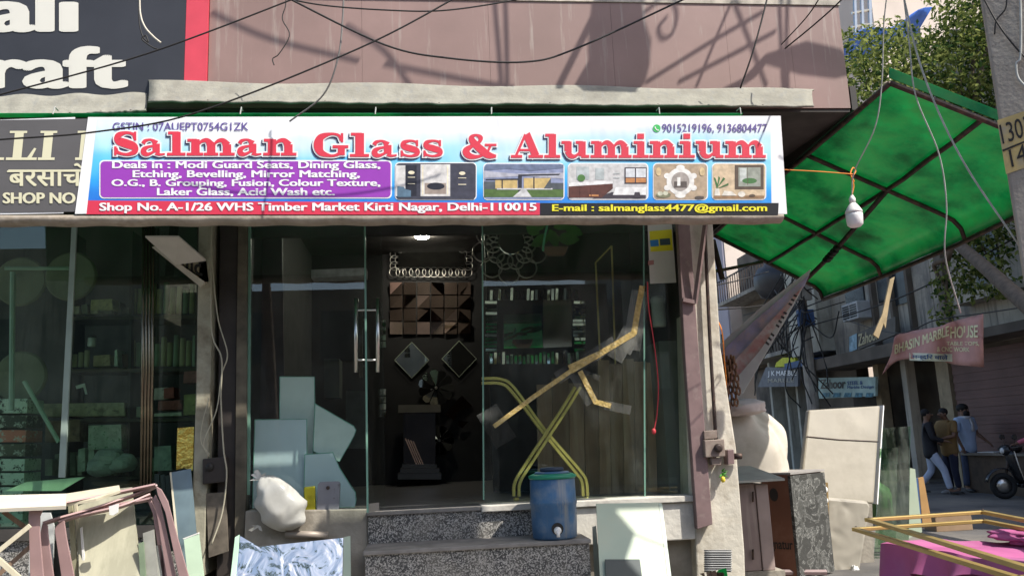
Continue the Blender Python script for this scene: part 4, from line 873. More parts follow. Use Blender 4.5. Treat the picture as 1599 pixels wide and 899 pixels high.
# ------------------------------------------------------------------ tree
tr = thing('tree', 'big leafy green tree in the lane with sunlit clumps behind the green canopy', 'tree', (10.6, 9.2, 0))
m_bark = M('bark', (.12, .09, .065), .9, var=.3, scale=8, bump=.5, bscale=20)
tb = PZ(1800, 860, 0)
MB().tube(cr([tb, tb + V(-.1, .1, 1.8), (tb + V(10.7, 9.2, 3.6 * 2)) / 2 , (10.7, 9.2, 5.4)]), [.17 - .003 * i for i in range(25)], 10).build('trunk', m_bark, tr, smooth=True)
clumps = []
R3 = random.Random(21)
for px, py, Y, r in [(1336, 78, 10, .8), (1350, 130, 9.5, .9), (1335, 175, 9, .8), (1385, 60, 10.5, .6), (1400, 100, 9, 1.0), (1430, 80, 10, .7), (1430, 130, 8.5, .9), (1490, 55, 9, .7), (1500, 110, 8.5, 1.1), (1470, 170, 8.8, .95), (1530, 60, 9.6, 1.1), (1540, 150, 9, 1.0), (1380, 170, 8.6, .8), (1515, 200, 8.6, .9), (1520, -20, 9, 1.0), (1560, 0, 8, 1.2), (1600, 80, 8.5, 1.2), (1590, 190, 8.4, 1.2), (1620, 280, 9, 1.1),
        (1500, 415, 9.4, .55), (1540, 395, 9.0, .6), (1525, 445, 9.4, .5), (1480, 452, 9.6, .4), (1555, 440, 9, .5), (1475, 490, 9.5, .3), (1570, 350, 9, .8), (1510, 360, 9.2, .7)]:
    clumps.append((P(px, py, Y), r))
hub = Vector((10.7, 9.2, 5.4))
for i, (c, r) in enumerate(clumps):
    if i % 2 == 0 or r > 1.05:
        mid = (hub + c) / 2 + V(R3.uniform(-.3, .3), R3.uniform(-.3, .3), R3.uniform(-.2, .4))
        MB().tube(cr([hub if c.z > 5 else hub - V(0, 0, .6), mid, c], 5), [.075 - .006 * k for k in range(11)], 6).build('limb', m_bark, tr, smooth=True)
mb = MB()
for c, r in clumps:
    for k in range(int(700 * r * r)):
        d = Vector((R3.gauss(0, 1), R3.gauss(0, 1), R3.gauss(0, 1))).normalized() * r * R3.uniform(.25, 1.08) ** .6
        d.z *= .8; p = c + d
        n = (d.normalized() * .6 + Vector((R3.gauss(0, .7), R3.gauss(0, .7), R3.gauss(.4, .6)))).normalized(); a = n.orthogonal().normalized(); a.rotate(Matrix.Rotation(R3.uniform(0, 6.28), 3, n)); b = n.cross(a)
        L_ = R3.uniform(.045, .09); w = L_ * .5; mb.mi = R3.choice((0, 0, 1, 1, 2))
        mb.face([p - a * L_, p + b * w + n * .01, p + a * L_, p - b * w + n * .01])
mb.build('crown', [thinlit('leaf', (.13, .17, .045), .45, .25, 2), thinlit('young leaf', (.26, .29, .09), .5, .25, 2), thinlit('old leaf', (.035, .07, .022), .35, .25, 2)], tr)

rt = thing('street_tree', 'loose leafy tree behind the viewer, seen only as a reflection in the tilted mirror', 'tree', (-3.4, -11.5, 0))
MB().tube(cr([(-3.2, -12, 0), (-3.3, -11.9, 3), (-3.4, -11.6, 6), (-3.3, -11.4, 8.5)]), [.16 - .005 * i for i in range(25)], 8).build('trunk', m_bark, rt, smooth=True)
mb = MB()
for k in range(2600):
    c = (V(-4.6, -11.2, 6.6), V(-3.2, -11.8, 8.0), V(-2.2, -11.4, 6.4), V(-4.0, -11, 9.2), V(-5.2, -11.8, 8.2), V(-1.6, -11.6, 8.2))[k % 6]
    p = c + Vector((R3.gauss(0, .55), R3.gauss(0, .5), R3.gauss(0, .5))); n = Vector((R3.gauss(0, 1), R3.gauss(0, 1), R3.gauss(0, 1))).normalized(); a = n.orthogonal().normalized(); b = n.cross(a)
    mb.face([p - a * .12, p + b * .06, p + a * .12, p - b * .06])
mb.build('crown', thinlit('street leaf', (.07, .11, .03), .4, .3, 2), rt)

# buildings on the camera side of the main street (seen only as reflections in the glass)
for k, (x0, x1, h, lb_) in enumerate(((-22, -8, 8, 'grey row of closed shops behind the viewer, reflected in the glass'), (-7.5, 6, 6.5, 'brown row of shops behind the viewer, reflected in the glass'), (6.5, 24, 9, 'cream row of shops behind the viewer, reflected in the glass'))):
    r = thing('street_shop_row', lb_, 'building', ((x0 + x1) / 2, -20, 0))
    MB().box(x0, -26, 0, x1, -20, h).build('wall', (m_f_grey, m_f_dark, m_f_pale)[k], r)
    for j in range(4):
        w = (x1 - x0) / 4; MB().box(x0 + j * w + .4, -19.98, .2, x0 + (j + 1) * w - .4, -19.93, 3).build('shutter', m_f_dark, r)
        MB().box(x0 + j * w + .9, -19.98, 4.2, x0 + (j + 1) * w - .9, -19.93, 5.8).build('window', m_win, r)

# ------------------------------------------------------------------ people
SKIN = M('brown skin', (.20, .11, .07), .6, var=.1)
def skin_obj(name, chains, mat, parent, sub=2):
    """one continuous surface grown over joined chains of (point, radius); first point of the first chain is the root"""
    vs = []; es = []; rs = []; key = {}
    for ch in chains:
        prev = None
        for p, r in ch:
            k = tuple(round(x, 3) for x in p)
            if k not in key: key[k] = len(vs); vs.append(p); rs.append(r if isinstance(r, tuple) else (r, r))
            i = key[k]
            if prev is not None and prev != i: es.append((prev, i))
            prev = i
    me = bpy.data.meshes.new(name); me.from_pydata(vs, es, []); me.materials.append(mat)
    o = bpy.data.objects.new(name, me); COL.objects.link(o); o.parent = parent; OFF[o] = OFF.get(parent, Vector())
    md = o.modifiers.new('skin', 'SKIN'); md.use_smooth_shade = True
    sl = me.skin_vertices[0].data
    for i, r in enumerate(rs): sl[i].radius = r
    sl[0].use_root = True
    sm = o.modifiers.new('sub', 'SUBSURF'); sm.levels = sm.render_levels = sub
    return o
def person(label, loc, face, J, shirt, pants, shoe=(.03, .03, .03), hairc=(.01, .008, .008), sleeve=.55, beard=False, turban=False, scarf=None, scale=1.0, group=None):
    """J: joint dict in the body frame (x = right hand side, -y = front, z = up)"""
    t = thing('person', label, 'person', loc, group); t.rotation_euler = (0, 0, face); t.scale = (scale,) * 3
    OFF[t] = Vector()
    hip, chest, neck, head = (Vector(J[k]) for k in ('hip', 'chest', 'neck', 'head'))
    ch = [[(hip, (.15, .11)), (hip.lerp(chest, .5), (.135, .10)), (chest, (.165, .11)), (neck, .055), (neck.lerp(head, .5), .06), (head, (.078, .092)), (head + V(0, 0, .10), (.065, .075))]]
    for s, q in (('L', -1), ('R', 1)):
        sh, el, wr = Vector(J['sh' + s]), Vector(J['el' + s]), Vector(J['wr' + s]); ch.append([(chest, (.165, .11)), (sh, .06), (sh.lerp(el, .6), .047), (el, .041), (el.lerp(wr, .4), .038), (wr, .027)])
        hd = (wr - el).normalized(); palm = wr + hd * .055; ch[-1].append((palm, (.036, .02)))
        sidev = hd.cross(V(0, 0, 1)); sidev = sidev.normalized() if sidev.length > .1 else V(0, -1, 0); nrm = sidev.cross(hd)
        for f, (o, ln) in enumerate(((-.026, .06), (-.009, .07), (.009, .066), (.025, .052))):
            a = palm + sidev * o + hd * .03; ch.append([(palm, (.036, .02)), (a, .009), (a + hd * ln * .5 - nrm * .006, .0085), (a + hd * ln - nrm * .022, .007)])
        th = wr + hd * .02 - sidev * .03; ch.append([(wr, .027), (th, .012), (th + hd * .04 - sidev * .012 - nrm * .01, .009)])
        hp, kn, an, to = (Vector(J[k + s]) for k in ('hp', 'kn', 'an', 'to')); ch.append([(hip, (.15, .11)), (hp, .095), (hp.lerp(kn, .5), .08), (kn, .06), (kn.lerp(an, .35), .058), (an, .04), (to, (.045, .03))])
    skin_obj('body', ch, SKIN, t)
    g = 1.28; sc = [[(hip + V(0, 0, -.2), (.15 * g, .12 * g)), (hip + V(0, 0, -.06), (.155 * g, .122 * g)), (hip.lerp(chest, .5), (.15 * g, .115 * g)), (chest, (.17 * g, .115 * g)), (chest.lerp(neck, .55), (.14, .115)), (chest.lerp(neck, .8), (.085, .08))]]
    for s in 'LR':
        sh, el, wr = Vector(J['sh' + s]), Vector(J['el' + s]), Vector(J['wr' + s]); e = [(chest, (.17 * g, .115 * g)), (sh, .084)]
        if sleeve > .9: e += [(sh.lerp(el, .6), .066), (el, .058), (el.lerp(wr, .9), .046)]
        else: e += [(sh.lerp(el, sleeve), .072), (sh.lerp(el, sleeve + .25), .07)]
        sc.append(e)
    skin_obj('shirt', sc, shirt, t)
    pc = [[(hip + V(0, 0, .08), (.152, .118)), (hip + V(0, 0, -.06), (.158, .125))]]
    for s in 'LR':
        hp, kn, an = (Vector(J[k + s]) for k in ('hp', 'kn', 'an')); pc.append([(hip + V(0, 0, -.06), (.158, .125)), (hp, .108), (hp.lerp(kn, .5), .093), (kn, .077), (kn.lerp(an, .5), .07), (an + V(0, 0, .03), .064)])
    skin_obj('trousers', pc, pants, t)
    for s in 'LR':
        an, to = Vector(J['an' + s]), Vector(J['to' + s]); d = to - an; d.z = 0; d.normalize()
        mb = MB(); mb.ball((an + to) / 2 + d * .03 + V(0, 0, -.0), (.055, .055, .05), 10, 6)
        mb = MB(); c = (an + to) / 2 + d * .03; q = V(-d.y, d.x, 0); mb.grid(lambda u, v: c + d * (-math.cos(math.pi * v) * .145) + q * (math.cos(u * 6.2832) * .05 * math.sin(math.pi * v) ** .5) + V(0, 0, -.035 + max(0, math.sin(u * 6.2832)) * (.085 - .05 * v) * math.sin(math.pi * v) ** .5), 12, 8)
        mb.build('shoe', M('shoe', shoe, .6), t, smooth=True)
    hm = M('dark hair', hairc, .7)
    MB().ball(head + V(0, .034, .072), (.089, .092, .086) if not turban else (.108, .12, .09), 14, 8, .03, 4).build('turban' if turban else 'hair', hm, t, smooth=True)
    MB().ball(head + V(0, -.1, .02), (.014, .02, .022), 8, 6).build('nose', SKIN, t, smooth=True)
    for q in (-1, 1):
        MB().ball(head + V(q * .032, -.083, .042), (.012, .008, .008), 8, 6).build('eye', M('eye', (.02, .015, .01), .3), t)
        MB().ball(head + V(q * .082, .0, .02), (.012, .02, .03), 8, 6).build('ear', SKIN, t, smooth=True)
    MB().ball(head + V(0, -.083, -.028), (.026, .008, .008), 8, 6).build('mouth', M('lips', (.16, .06, .05), .6), t)
    if beard: MB().ball(head + V(0, -.055, -.05), (.07, .055, .075), 12, 8, .08, 6).build('beard', hm, t, smooth=True)
    else: MB().ball(head + V(0, -.092, -.012), (.034, .01, .009), 8, 6).build('moustache', hm, t)
    if scarf:
        mb = MB(); mb.torus(neck + V(0, -.01, -.02), (.10, .095), .032, (1, 0, 0), (0, 1, 0), 14, 8); mb.strap([neck + V(.06, -.10, -.03), neck + V(.05, -.155, -.16), neck + V(.03, -.16, -.3)], .10, .012, (1, .2, 0)); mb.build('scarf', scarf, t, smooth=True)
    return t
def pose(**k):
    d = dict(hip=(0, 0, .93), chest=(0, 0, 1.33), neck=(0, .01, 1.49), head=(0, -.02, 1.60), shL=(-.2, .0, 1.42), elL=(-.25, .03, 1.13), wrL=(-.25, -.08, .90), shR=(.2, 0, 1.42), elR=(.25, .03, 1.13), wrR=(.25, -.08, .90),
             hpL=(-.09, 0, .86), knL=(-.1, -.03, .48), anL=(-.1, .02, .08), toL=(-.11, -.13, .035), hpR=(.09, 0, .86), knR=(.1, -.03, .48), anR=(.1, .02, .08), toR=(.11, -.13, .035)); d.update(k); return d
g1 = PZ(1462, 772, 0); g2 = PZ(1492, 770, 0); g3 = PZ(1521, 767, 0)
m_jean = M('blue denim', (.055, .07, .12), .85, var=.2)
person('man in black jacket and pale blue trousers striding along the lane', g1, math.radians(62), pose(hip=(0, 0, .91), knL=(-.1, -.20, .50), anL=(-.1, -.27, .08), toL=(-.1, -.43, .035), knR=(.1, .02, .48), anR=(.1, .32, .12), toR=(.1, .19, .04), elL=(-.27, -.05, 1.14), wrL=(-.2, -.28, 1.08), elR=(.27, .05, 1.13), wrR=(.25, -.2, 1.02)),
       M('black jacket', (.012, .012, .016), .7), M('pale blue trousers', (.42, .47, .58), .85), sleeve=1, scale=1.05)
person('man in tan shirt and navy trousers reaching out with bent arms', g2, math.radians(-80), pose(elR=(.27, -.10, 1.16), wrR=(.20, -.33, 1.12), elL=(-.27, -.12, 1.16), wrL=(-.18, -.35, 1.14), chest=(0, -.04, 1.32), head=(0, -.07, 1.59)),
       M('tan shirt', (.25, .15, .055), .85), M('navy trousers', (.022, .025, .05), .85), shoe=(.3, .29, .28), scale=1.06)
person('bearded man in pale blue shirt, white scarf and jeans with dark turban', g3, math.radians(15), pose(knL=(-.14, -.02, .48), anL=(-.17, .0, .08), toL=(-.22, -.14, .035), knR=(.15, -.04, .48), anR=(.2, -.02, .08), toR=(.27, -.15, .035), elR=(.31, .02, 1.15), wrR=(.36, -.16, .98)),
       M('pale blue shirt', (.42, .52, .68), .8), m_jean, beard=True, turban=True, scarf=M('white scarf', (.7, .7, .7), .9), scale=1.10)
gd = PZ(1247, 722, 0)
person('distant man in dark clothes standing by the parked motor scooter', gd, math.radians(40), pose(), M('dark shirt', (.05, .05, .07), .85), M('dark trousers', (.03, .03, .04), .85))

# ------------------------------------------------------------------ scooters
def scooter(label, loc, rz, group=None):
    t = thing('scooter', label, 'scooter', (0, 0, 0), group)
    body = M('black scooter paint', (.015, .015, .017), .25, spec=.5); rub = M('tyre rubber', (.02, .02, .02), .85)
    for nm, x in (('front_wheel', -.62), ('rear_wheel', .62)):
        w = MB(); w.torus((x, 0, .255), .195, .058, (1, 0, 0), (0, 0, 1), 28, 10); w = w.build('tyre' if 0 else nm, rub, t, smooth=True)
        MB().lathe((x, -.04, .255), [(.05, -.01), (.14, .0), (.145, .08), (.05, .09)], 18, 'y').build('rim', m_steel, w, smooth=True)
    mb = MB(); mb.tube(cr([(-.62, 0, .30), (-.50, 0, .62), (-.42, 0, .98)]), .028, 8); mb.build('fork', m_darksteel, t)
    mb = MB(); mb.grid(lambda u, v: V(-.62 + .31 * math.cos(math.radians(20 + 150 * u)), (v - .5) * .15, .275 + .31 * math.sin(math.radians(20 + 150 * u)) + .02 * math.cos((v - .5) * 3)), 12, 4); mb.build('mudguard', body, t, smooth=True, solid=.012)
    mb = MB(); mb.grid(lambda u, v: V(-.40 - .10 * math.sin(math.pi * v) + .16 * (1 - u) ** 2, (v - .5) * (.42 - .1 * u), .30 + u * .62), 8, 10); mb.build('leg_shield', body, t, smooth=True, solid=.02)
    mb = MB(); mb.strap(cr([(-.29, .21, .30), (-.36, .20, .6), (-.40, .16, .92)]), .012, .02, (0, 1, 0)); mb.build('shield_trim', m_steel, t)
    mb = MB(); mb.strap(cr([(-.29, -.21, .30), (-.36, -.20, .6), (-.40, -.16, .92)]), .012, .02, (0, 1, 0)); mb.build('shield_trim', m_steel, t)
    MB().box(-.36, -.17, .22, .22, .17, .30).build('floorboard', body, t, bevel=.02)
    mb = MB(); mb.ball((.50, 0, .52), (.42, .20, .24), 18, 10); mb.build('rear_body', body, t, smooth=True)
    mb = MB(); mb.grid(lambda u, v: V(.10 + .68 * u, (v - .5) * .30, .735 + .05 * math.sin(u * 5) * .5 - .05 * abs(v - .5) * 2), 10, 6); mb.build('seat', M('seat vinyl', (.02, .02, .02), .6), t, smooth=True, solid=.07)
    h = MB().tube(cr([(-.36, -.34, 1.0), (-.42, -.15, .98), (-.43, 0, .97), (-.42, .15, .98), (-.36, .34, 1.0)]), .015, 8).build('handlebar', m_darksteel, t, smooth=True)
    for s in (-1, 1):
        MB().tube([(-.37, s * .25, 1.0), (-.33, s * .36, 1.0)], .019, 8).build('grip', rub, h)
        MB().tube([(-.41, s * .2, .99), (-.40, s * .27, 1.16)], .006, 6).build('mirror_stem', m_darksteel, t); MB().lathe((-.40, s * .28, 1.19), [(.045, 0), (.055, .01), (.03, .025)], 14, 'y').build('mirror', body, t)
    MB().ball((-.47, 0, .93), (.10, .12, .11), 14, 10).build('head_shell', body, t, smooth=True)
    MB().ball((-.55, 0, .93), (.04, .075, .06), 14, 10).build('headlight', M('lamp glass', (.6, .6, .6), .1), t, smooth=True)
    t.location = loc; t.rotation_euler = (0, 0, rz); return t
gs = PZ(1570, 779, 0); rz = math.radians(-14); s1 = scooter('black motor scooter entering from the right edge of the lane', gs + V(.62 * math.cos(rz), .62 * math.sin(rz), 0), rz)
seat = gs + V(1.02 * math.cos(rz), 1.02 * math.sin(rz), 0)
person('scooter rider in pink top gripping the handlebar, mostly beyond the right edge', seat, math.radians(-14) + math.radians(-90), pose(hip=(0, .02, .86), chest=(0, -.05, 1.25), neck=(0, -.06, 1.41), head=(0, -.09, 1.52), shL=(-.2, -.05, 1.34), shR=(.2, -.05, 1.34), elL=(-.31, -.28, 1.14), wrL=(-.33, -.55, 1.05), elR=(.31, -.28, 1.14), wrR=(.33, -.55, 1.05),
       hpL=(-.1, -.03, .82), knL=(-.16, -.42, .72), anL=(-.14, -.46, .36), toL=(-.14, -.60, .325), hpR=(.1, -.03, .82), knR=(.16, -.42, .72), anR=(.14, -.46, .36), toR=(.14, -.60, .325)), M('pink top', (.62, .16, .22), .8), M('grey trousers', (.1, .1, .1), .85), sleeve=1)
gp = PZ(1226, 726, 0); dup(s1, gp, math.radians(70), 'dark motor scooter parked far down the lane beside the distant man')
gq = PZ(1246, 716, 0); dup(s1, gq, math.radians(95), 'dark motor scooter parked nearest the pale slab, mostly hidden by it')
mt = thing('market_counter', 'low brown wooden counter behind the men with papers on top', 'counter', (12.2, 10.8, 0))
y0, y1 = 6.5, yat(1532) - .6
MB().box(11.9, y0, 0, 12.5, y1, .80).build('base', M('dark counter wood', (.09, .06, .04), .7, var=.3), mt); MB().box(11.82, y0 - .05, .803, 12.55, y1 + .05, .85).build('top', M('counter top', (.2, .17, .14), .5), mt)
b = MB().box(11.95, y1 - .9, .853, 12.3, y1 - .35, .87).build('paper_sheet', m_white); tag(b, 'white papers lying on the brown counter across the lane', 'papers')
b = MB().ball((12.1, y1 - 1.2, .93), (.16, .3, .09), 12, 8, .1, 2).build('cloth_bundle', m_wire, smooth=True); tag(b, 'black cloth bundle lying on the brown counter across the lane', 'bundle')
gk = PZ(1478, 745, 0); b = MB(); b.lathe((gk.x + 1.1, gk.y + 1.0, 0), [(.13, 0), (.15, .02), (.14, .38), (.06, .42), (.05, .47), (.02, .48)], 14); b = b.build('plastic_can', M('pale green can', (.5, .58, .45), .5), smooth=True); tag(b, 'pale green plastic can standing on the road between the men', 'can')
b = MB().ball((gk.x + 1.2, gk.y + .6, .05), (.3, .35, .06), 12, 6, .2, 9).build('paper_litter', m_white); tag(b, 'crumpled white paper litter on the road behind the men', 'litter')

# ------------------------------------------------------------------ in front of the glass shop
wc = thing('water_cooler', 'blue plastic water drum with green rim and white tap on the shop step', 'water drum', (0, 0, 0))
cc = P(867, 846, -.40); cc.z = .816; k = (cc - CAM).length / FPX * .96; wc.location = cc; OFF[wc] = cc.copy()
m_drum = M('scuffed blue plastic', (.045, .12, .23), .45, var=.18, scale=7, alt=(.17, .21, .25), altscale=6, altpos=.60, streak=((.20, .22, .23), 2.5, .62), bump=.08, bscale=14)
MB().lathe(cc, [(32 * k, 0), (34.5 * k, 3 * k), (35.5 * k, 22 * k), (36 * k, 50 * k), (37.2 * k, 53 * k), (37.2 * k, 56 * k), (36 * k, 59 * k), (35.5 * k, 90 * k)], 32).build('barrel', m_drum, wc, smooth=True)
MB().lathe(cc + V(0, 0, 90.3 * k), [(36 * k, 0), (37.5 * k, 2 * k), (37.5 * k, 5 * k), (30 * k, 8 * k)], 32).build('rim', M('green plastic rim', (.02, .22, .13), .4), wc, smooth=True)
MB().lathe(cc + V(0, 0, 98.5 * k), [(29 * k, 0), (26 * k, 2.5 * k), (19 * k, 3 * k)], 28).build('lid', m_drum, wc, smooth=True)
MB().lathe(cc + V(0, 0, 101.8 * k), [(18 * k, 0), (19 * k, 2 * k), (18 * k, 5.5 * k), (10 * k, 6 * k)], 24).build('lid_knob', M('dark blue plastic', (.02, .035, .06), .5), wc, smooth=True)
ta = P(871, 828, cc.y - 36 * k - .004); mb = MB(); mb.lathe(ta, [(6.5 * k, .012), (5 * k, -.012), (2.5 * k, -.02)], 14, 'y'); mb.tube([ta + V(0, -.012, 0), ta + V(0, -.018, -9 * k)], 2.6 * k, 8); mb.build('tap', m_white, wc, smooth=True)
mb = MB(); mb.lathe(ta + V(0, .006, .012), [(9 * k, .008), (9 * k, -.004)], 16, 'y'); mb.build('tap_washer', m_wire, wc)

m_frost = M('pale green frosted glass', (.40, .48, .36), .35, var=.06, scale=3, alt=(.44, .47, .34), altscale=1.4, altpos=.55, spec=.5)
gp_ = thing('glass_sheet', 'large pale green glass sheet with dark square leaning on the shop wall', 'glass sheet', tuple(P(985, 960, -.5)))
lw_ = lean(-.42, 785, .0024)
MB().prism(pp([(931, 786), (1028, 784), (1049, 960), (940, 960)], lw_), (0, .012, 0)).build('pane', m_frost, gp_)
MB().prism(pp([(1028.5, 784), (1034, 786), (1056, 960), (1049.5, 960)], lw_), (0, .012, 0)).build('cut_edge', M('glass edge pale', (.42, .50, .40), .3), gp_)
MB().prism(pp([(945, 873), (999, 873), (1008, 940), (948, 940)], lambda a, b: lw_(a, b) - .045), (0, .02, 0)).build('dark_square', M('dark green square', (.012, .03, .03), .25), gp_)
plate('glass_offcut', [(925, 822), (931, 820), (941, 960), (931, 960)], lean(-.27, 820, .0022), .01, M('grey glass offcut', (.25, .27, .25), .3), label='narrow dark grey glass offcut leaning left of the pale green sheet', cat='glass offcut')
plate('plywood_strip', [(1020, 845), (1034, 850), (1054, 960), (1036, 960)], lean(-.10, 850, .001), .01, M('pale ply strip', (.5, .45, .34), .7), label='narrow pale plywood strip leaning behind the pale green glass sheet', cat='strip')
mb = MB(); lo, ro = P(1100, 890, -.28), P(1142, 890, -.28)
cg = thing('corrugated_piece', 'short grey corrugated sheet piece propped at the foot of the cream pillar', 'corrugated sheet', tuple(lo))
mb.grid(lambda u, v: P(1100 + 42 * u + 6 * (1 - v) * 0, 892 - 34 * v, -.30) + V(0, .012 * math.sin(v * 60), 0), 4, 60); mb.build('sheet', M('grey corrugation', (.30, .30, .29), .6), cg, smooth=True, solid=.004)
mp_ = plate('mirror_offcut', [(1093, 895), (1134, 886), (1144, 940), (1098, 960)], lean(-.50, 886, .006), .006, m_mirror, label='small mirror offcut lying at the foot of the cream pillar', cat='mirror')

# tilted mirror with a rippled picture of leaves and sky, left of the steps
mm = bpy.data.materials.new('rippled mirror'); mm.use_nodes = True
t = mm.node_tree; b = t.nodes['Principled BSDF']; b.inputs['Base Color'].default_value = (.95, .92, .84, 1); b.inputs['Metallic'].default_value = 1; b.inputs['Roughness'].default_value = .04
tc = t.nodes.new('ShaderNodeTexCoord'); no = t.nodes.new('ShaderNodeTexNoise'); no.inputs['Scale'].default_value = 6; no.inputs['Detail'].default_value = 2.5; no.inputs['Distortion'].default_value = .8
bp = t.nodes.new('ShaderNodeBump'); bp.inputs['Strength'].default_value = 1; bp.inputs['Distance'].default_value = .022
t.links.new(tc.outputs['Object'], no.inputs['Vector']); t.links.new(no.outputs['Fac'], bp.inputs['Height']); t.links.new(bp.outputs[0], b.inputs['Normal'])
tm = thing('mirror_sheet', 'tilted rippled mirror sheet reflecting sky and leaves left of the shop steps', 'mirror', tuple(P(450, 960, -.7)))
def TM(px, py): return P(px, py, -.42 - (py - 835) * .0018)
MB().prism([TM(*q) for q in [(375, 836), (404, 853), (536, 839), (533, 970), (362, 970)]], (0, .008, -.004)).build('mirror_face', mm, tm)
MB().prism([TM(*q) for q in [(536.8, 838), (547, 836), (549, 970), (534, 970)]], (0, .008, -.004)).build('glass_edge', m_frost, tm)
MB().prism([TM(*q) for q in [(367, 838), (374, 834), (372, 868), (361, 970), (352, 970)]], (0, .008, -.004)).build('glass_edge', M('mint glass edge', (.42, .62, .46), .3), tm)
o = MB().tube([P(446, 833, -.14), P(512, 835, -.14)], .026, 10).build('paper_roll', M('dull silver paper', (.34, .29, .24), .5, .2, var=.2), smooth=True); tag(o, 'short dull silver roll lying along the concrete ledge above the tilted mirror', 'roll')

m_cutedge = M('cut glass edge', (.20, .42, .34), .2, var=.3, scale=9)
# things on the ledge behind and before the left pane
m_frostb = M('pale blue frosted glass', (.68, .74, .72), .4, var=.05, scale=2, alt=(.50, .58, .56), altscale=1.5, altpos=.55)
m_frostc = M('blue grey frosted glass', (.60, .68, .74), .4, var=.06, scale=2)
for nm, poly, y, m, lb in [('a', [(437, 588), (491, 588), (492, 660), (482, 795), (436, 795)], .20, m_frostb, 'tall narrow pale frosted glass sheet standing behind the left shop pane'),
                       ('b', [(492, 630), (552, 665), (556, 671), (553, 680), (530, 720), (489, 704)], .16, m_frostb, 'pointed pale frosted glass offcut behind the left shop pane'),
                       ('c', [(398, 655), (479, 654), (480, 795), (394, 797)], .13, m_frostc, 'square bluish frosted glass sheet behind the left shop pane'),
                       ('d', [(476, 709), (520, 706), (530, 730), (547, 757), (555, 768), (556, 780), (554, 791), (474, 793)], .10, m_frostc, 'low curved edged frosted glass offcut behind the left shop pane')]:
    o = plate('frosted_glass', poly, y, .008, m, label=lb, cat='glass sheet'); q = pp(poly, y - .001); MB().tube(q + [q[0]], .0035, 5).build('cut_edge', m_cutedge, o)
pb = thing('plastic_bag', 'knotted white plastic bag hanging over the concrete ledge', 'bag', tuple(P(438, 822, -.18)))
def lump(c, rx, ry, rz, seed, pw=.75, amp=.05):
    R = random.Random(seed); ph = [R.uniform(0, 6.28) for _ in range(12)]
    def fn(u, v):
        a = u * 2 * math.pi; th = v * math.pi; cx, sx_ = math.cos(a), math.sin(a); st = math.sin(th); ct = math.cos(th)
        sg = lambda x: math.copysign(abs(x) ** pw, x)
        k = 1 + amp * (math.sin(3 * a + ph[0] + 2 * th) + .7 * math.sin(5 * a + ph[1] - 3 * th) + .6 * math.sin(7 * th + ph[2] + 2 * a) + .35 * math.sin(11 * a + 9 * th + ph[3]) + .3 * math.sin(17 * a - 6 * th + ph[4]))
        return Vector(c) + V(sg(cx) * st ** .8 * rx * k, sg(sx_) * st ** .8 * ry * k, sg(ct) * rz * k)
    return fn
m_poly = thinlit('milky polythene', (.62, .61, .56), .3, .1, 5, gloss=.07)
t = m_poly.node_tree; no = t.nodes.new('ShaderNodeTexNoise'); no.noise_type = 'RIDGED_MULTIFRACTAL'; no.inputs['Scale'].default_value = 5; no.inputs['Detail'].default_value = 2.5; no.inputs['Distortion'].default_value = .8; bp = t.nodes.new('ShaderNodeBump'); bp.inputs['Strength'].default_value = .7; bp.inputs['Distance'].default_value = .05
tc = t.nodes.new('ShaderNodeTexCoord'); t.links.new(tc.outputs['Object'], no.inputs['Vector']); t.links.new(no.outputs['Fac'], bp.inputs['Height'])
for n in t.nodes:
    if 'Normal' in n.inputs and n.type in ('BSDF_DIFFUSE', 'BSDF_GLOSSY'): t.links.new(bp.outputs[0], n.inputs['Normal'])
c = P(438, 784, -.17); fb0 = lump(c, .175, .11, .19, 12, .9, .03)
def bagf(u, v):
    p = fb0(u, v); h = (p.z - c.z) / .19; p.x = c.x + (p.x - c.x) * (1 - .30 * max(0, h) + .06 * math.sin(9 * h + 2)); p.x -= .035 * h
    if h > 0: p.x -= .05 * h * h; 
    if p.x > c.x: p.z -= .05 * (p.x - c.x) / .17 * max(0, h)
    return p
MB().grid(bagf, 40, 26).build('sack', m_poly, pb, smooth=True)
mb = MB(); q = P(403, 747, -.19)
for dx, dz in ((-.05, .03), (-.03, .055), (.03, .03), (-.06, -.01)): mb.prism([q + V(.01, 0, -.01), q + V(dx, -.01, dz), q + V(dx + .028, .005, dz + .012), q + V(.035, 0, .01)], (0, .006, 0))
mb.build('knot', m_poly, pb)
mb = MB(); q = P(398, 824, -.19)
for dx, dz in ((-.045, -.01), (.03, -.012), (-.02, .02)): mb.prism([q + V(.02, 0, .02), q + V(dx, -.01, dz), q + V(dx + .02, .005, dz - .012), q + V(.04, 0, .012)], (0, .006, 0))
mb.build('torn_corner', m_poly, pb)
plate('packet', [(474, 760), (492, 758), (493, 797), (475, 799)], -.08, .035, M('shiny yellow foil', (.55, .50, .04), .25, .5, var=.3, scale=14), bevel=.01, label='shiny yellow foil packet on the ledge beside the white plastic bag', cat='packet')
gb = thing('grey_case', 'small grey stained metal case standing on the ledge beside the yellow packet', 'case', tuple(P(512, 798, -.09)))
MB().prism(pp([(494, 798), (496, 756), (499, 752), (529, 751), (531, 755), (529, 797)], -.09), (0, .05, 0)).build('shell', M('grey case', (.20, .20, .22), .5, alt=(.05, .035, .025), altscale=7, altpos=.60, altsoft=.03), gb, bevel=.006)
MB().lathe(P(512, 761, -.092), [(.014, 0), (.013, -.006), (.006, -.008)], 12, 'y').build('lock', m_darksteel, gb)

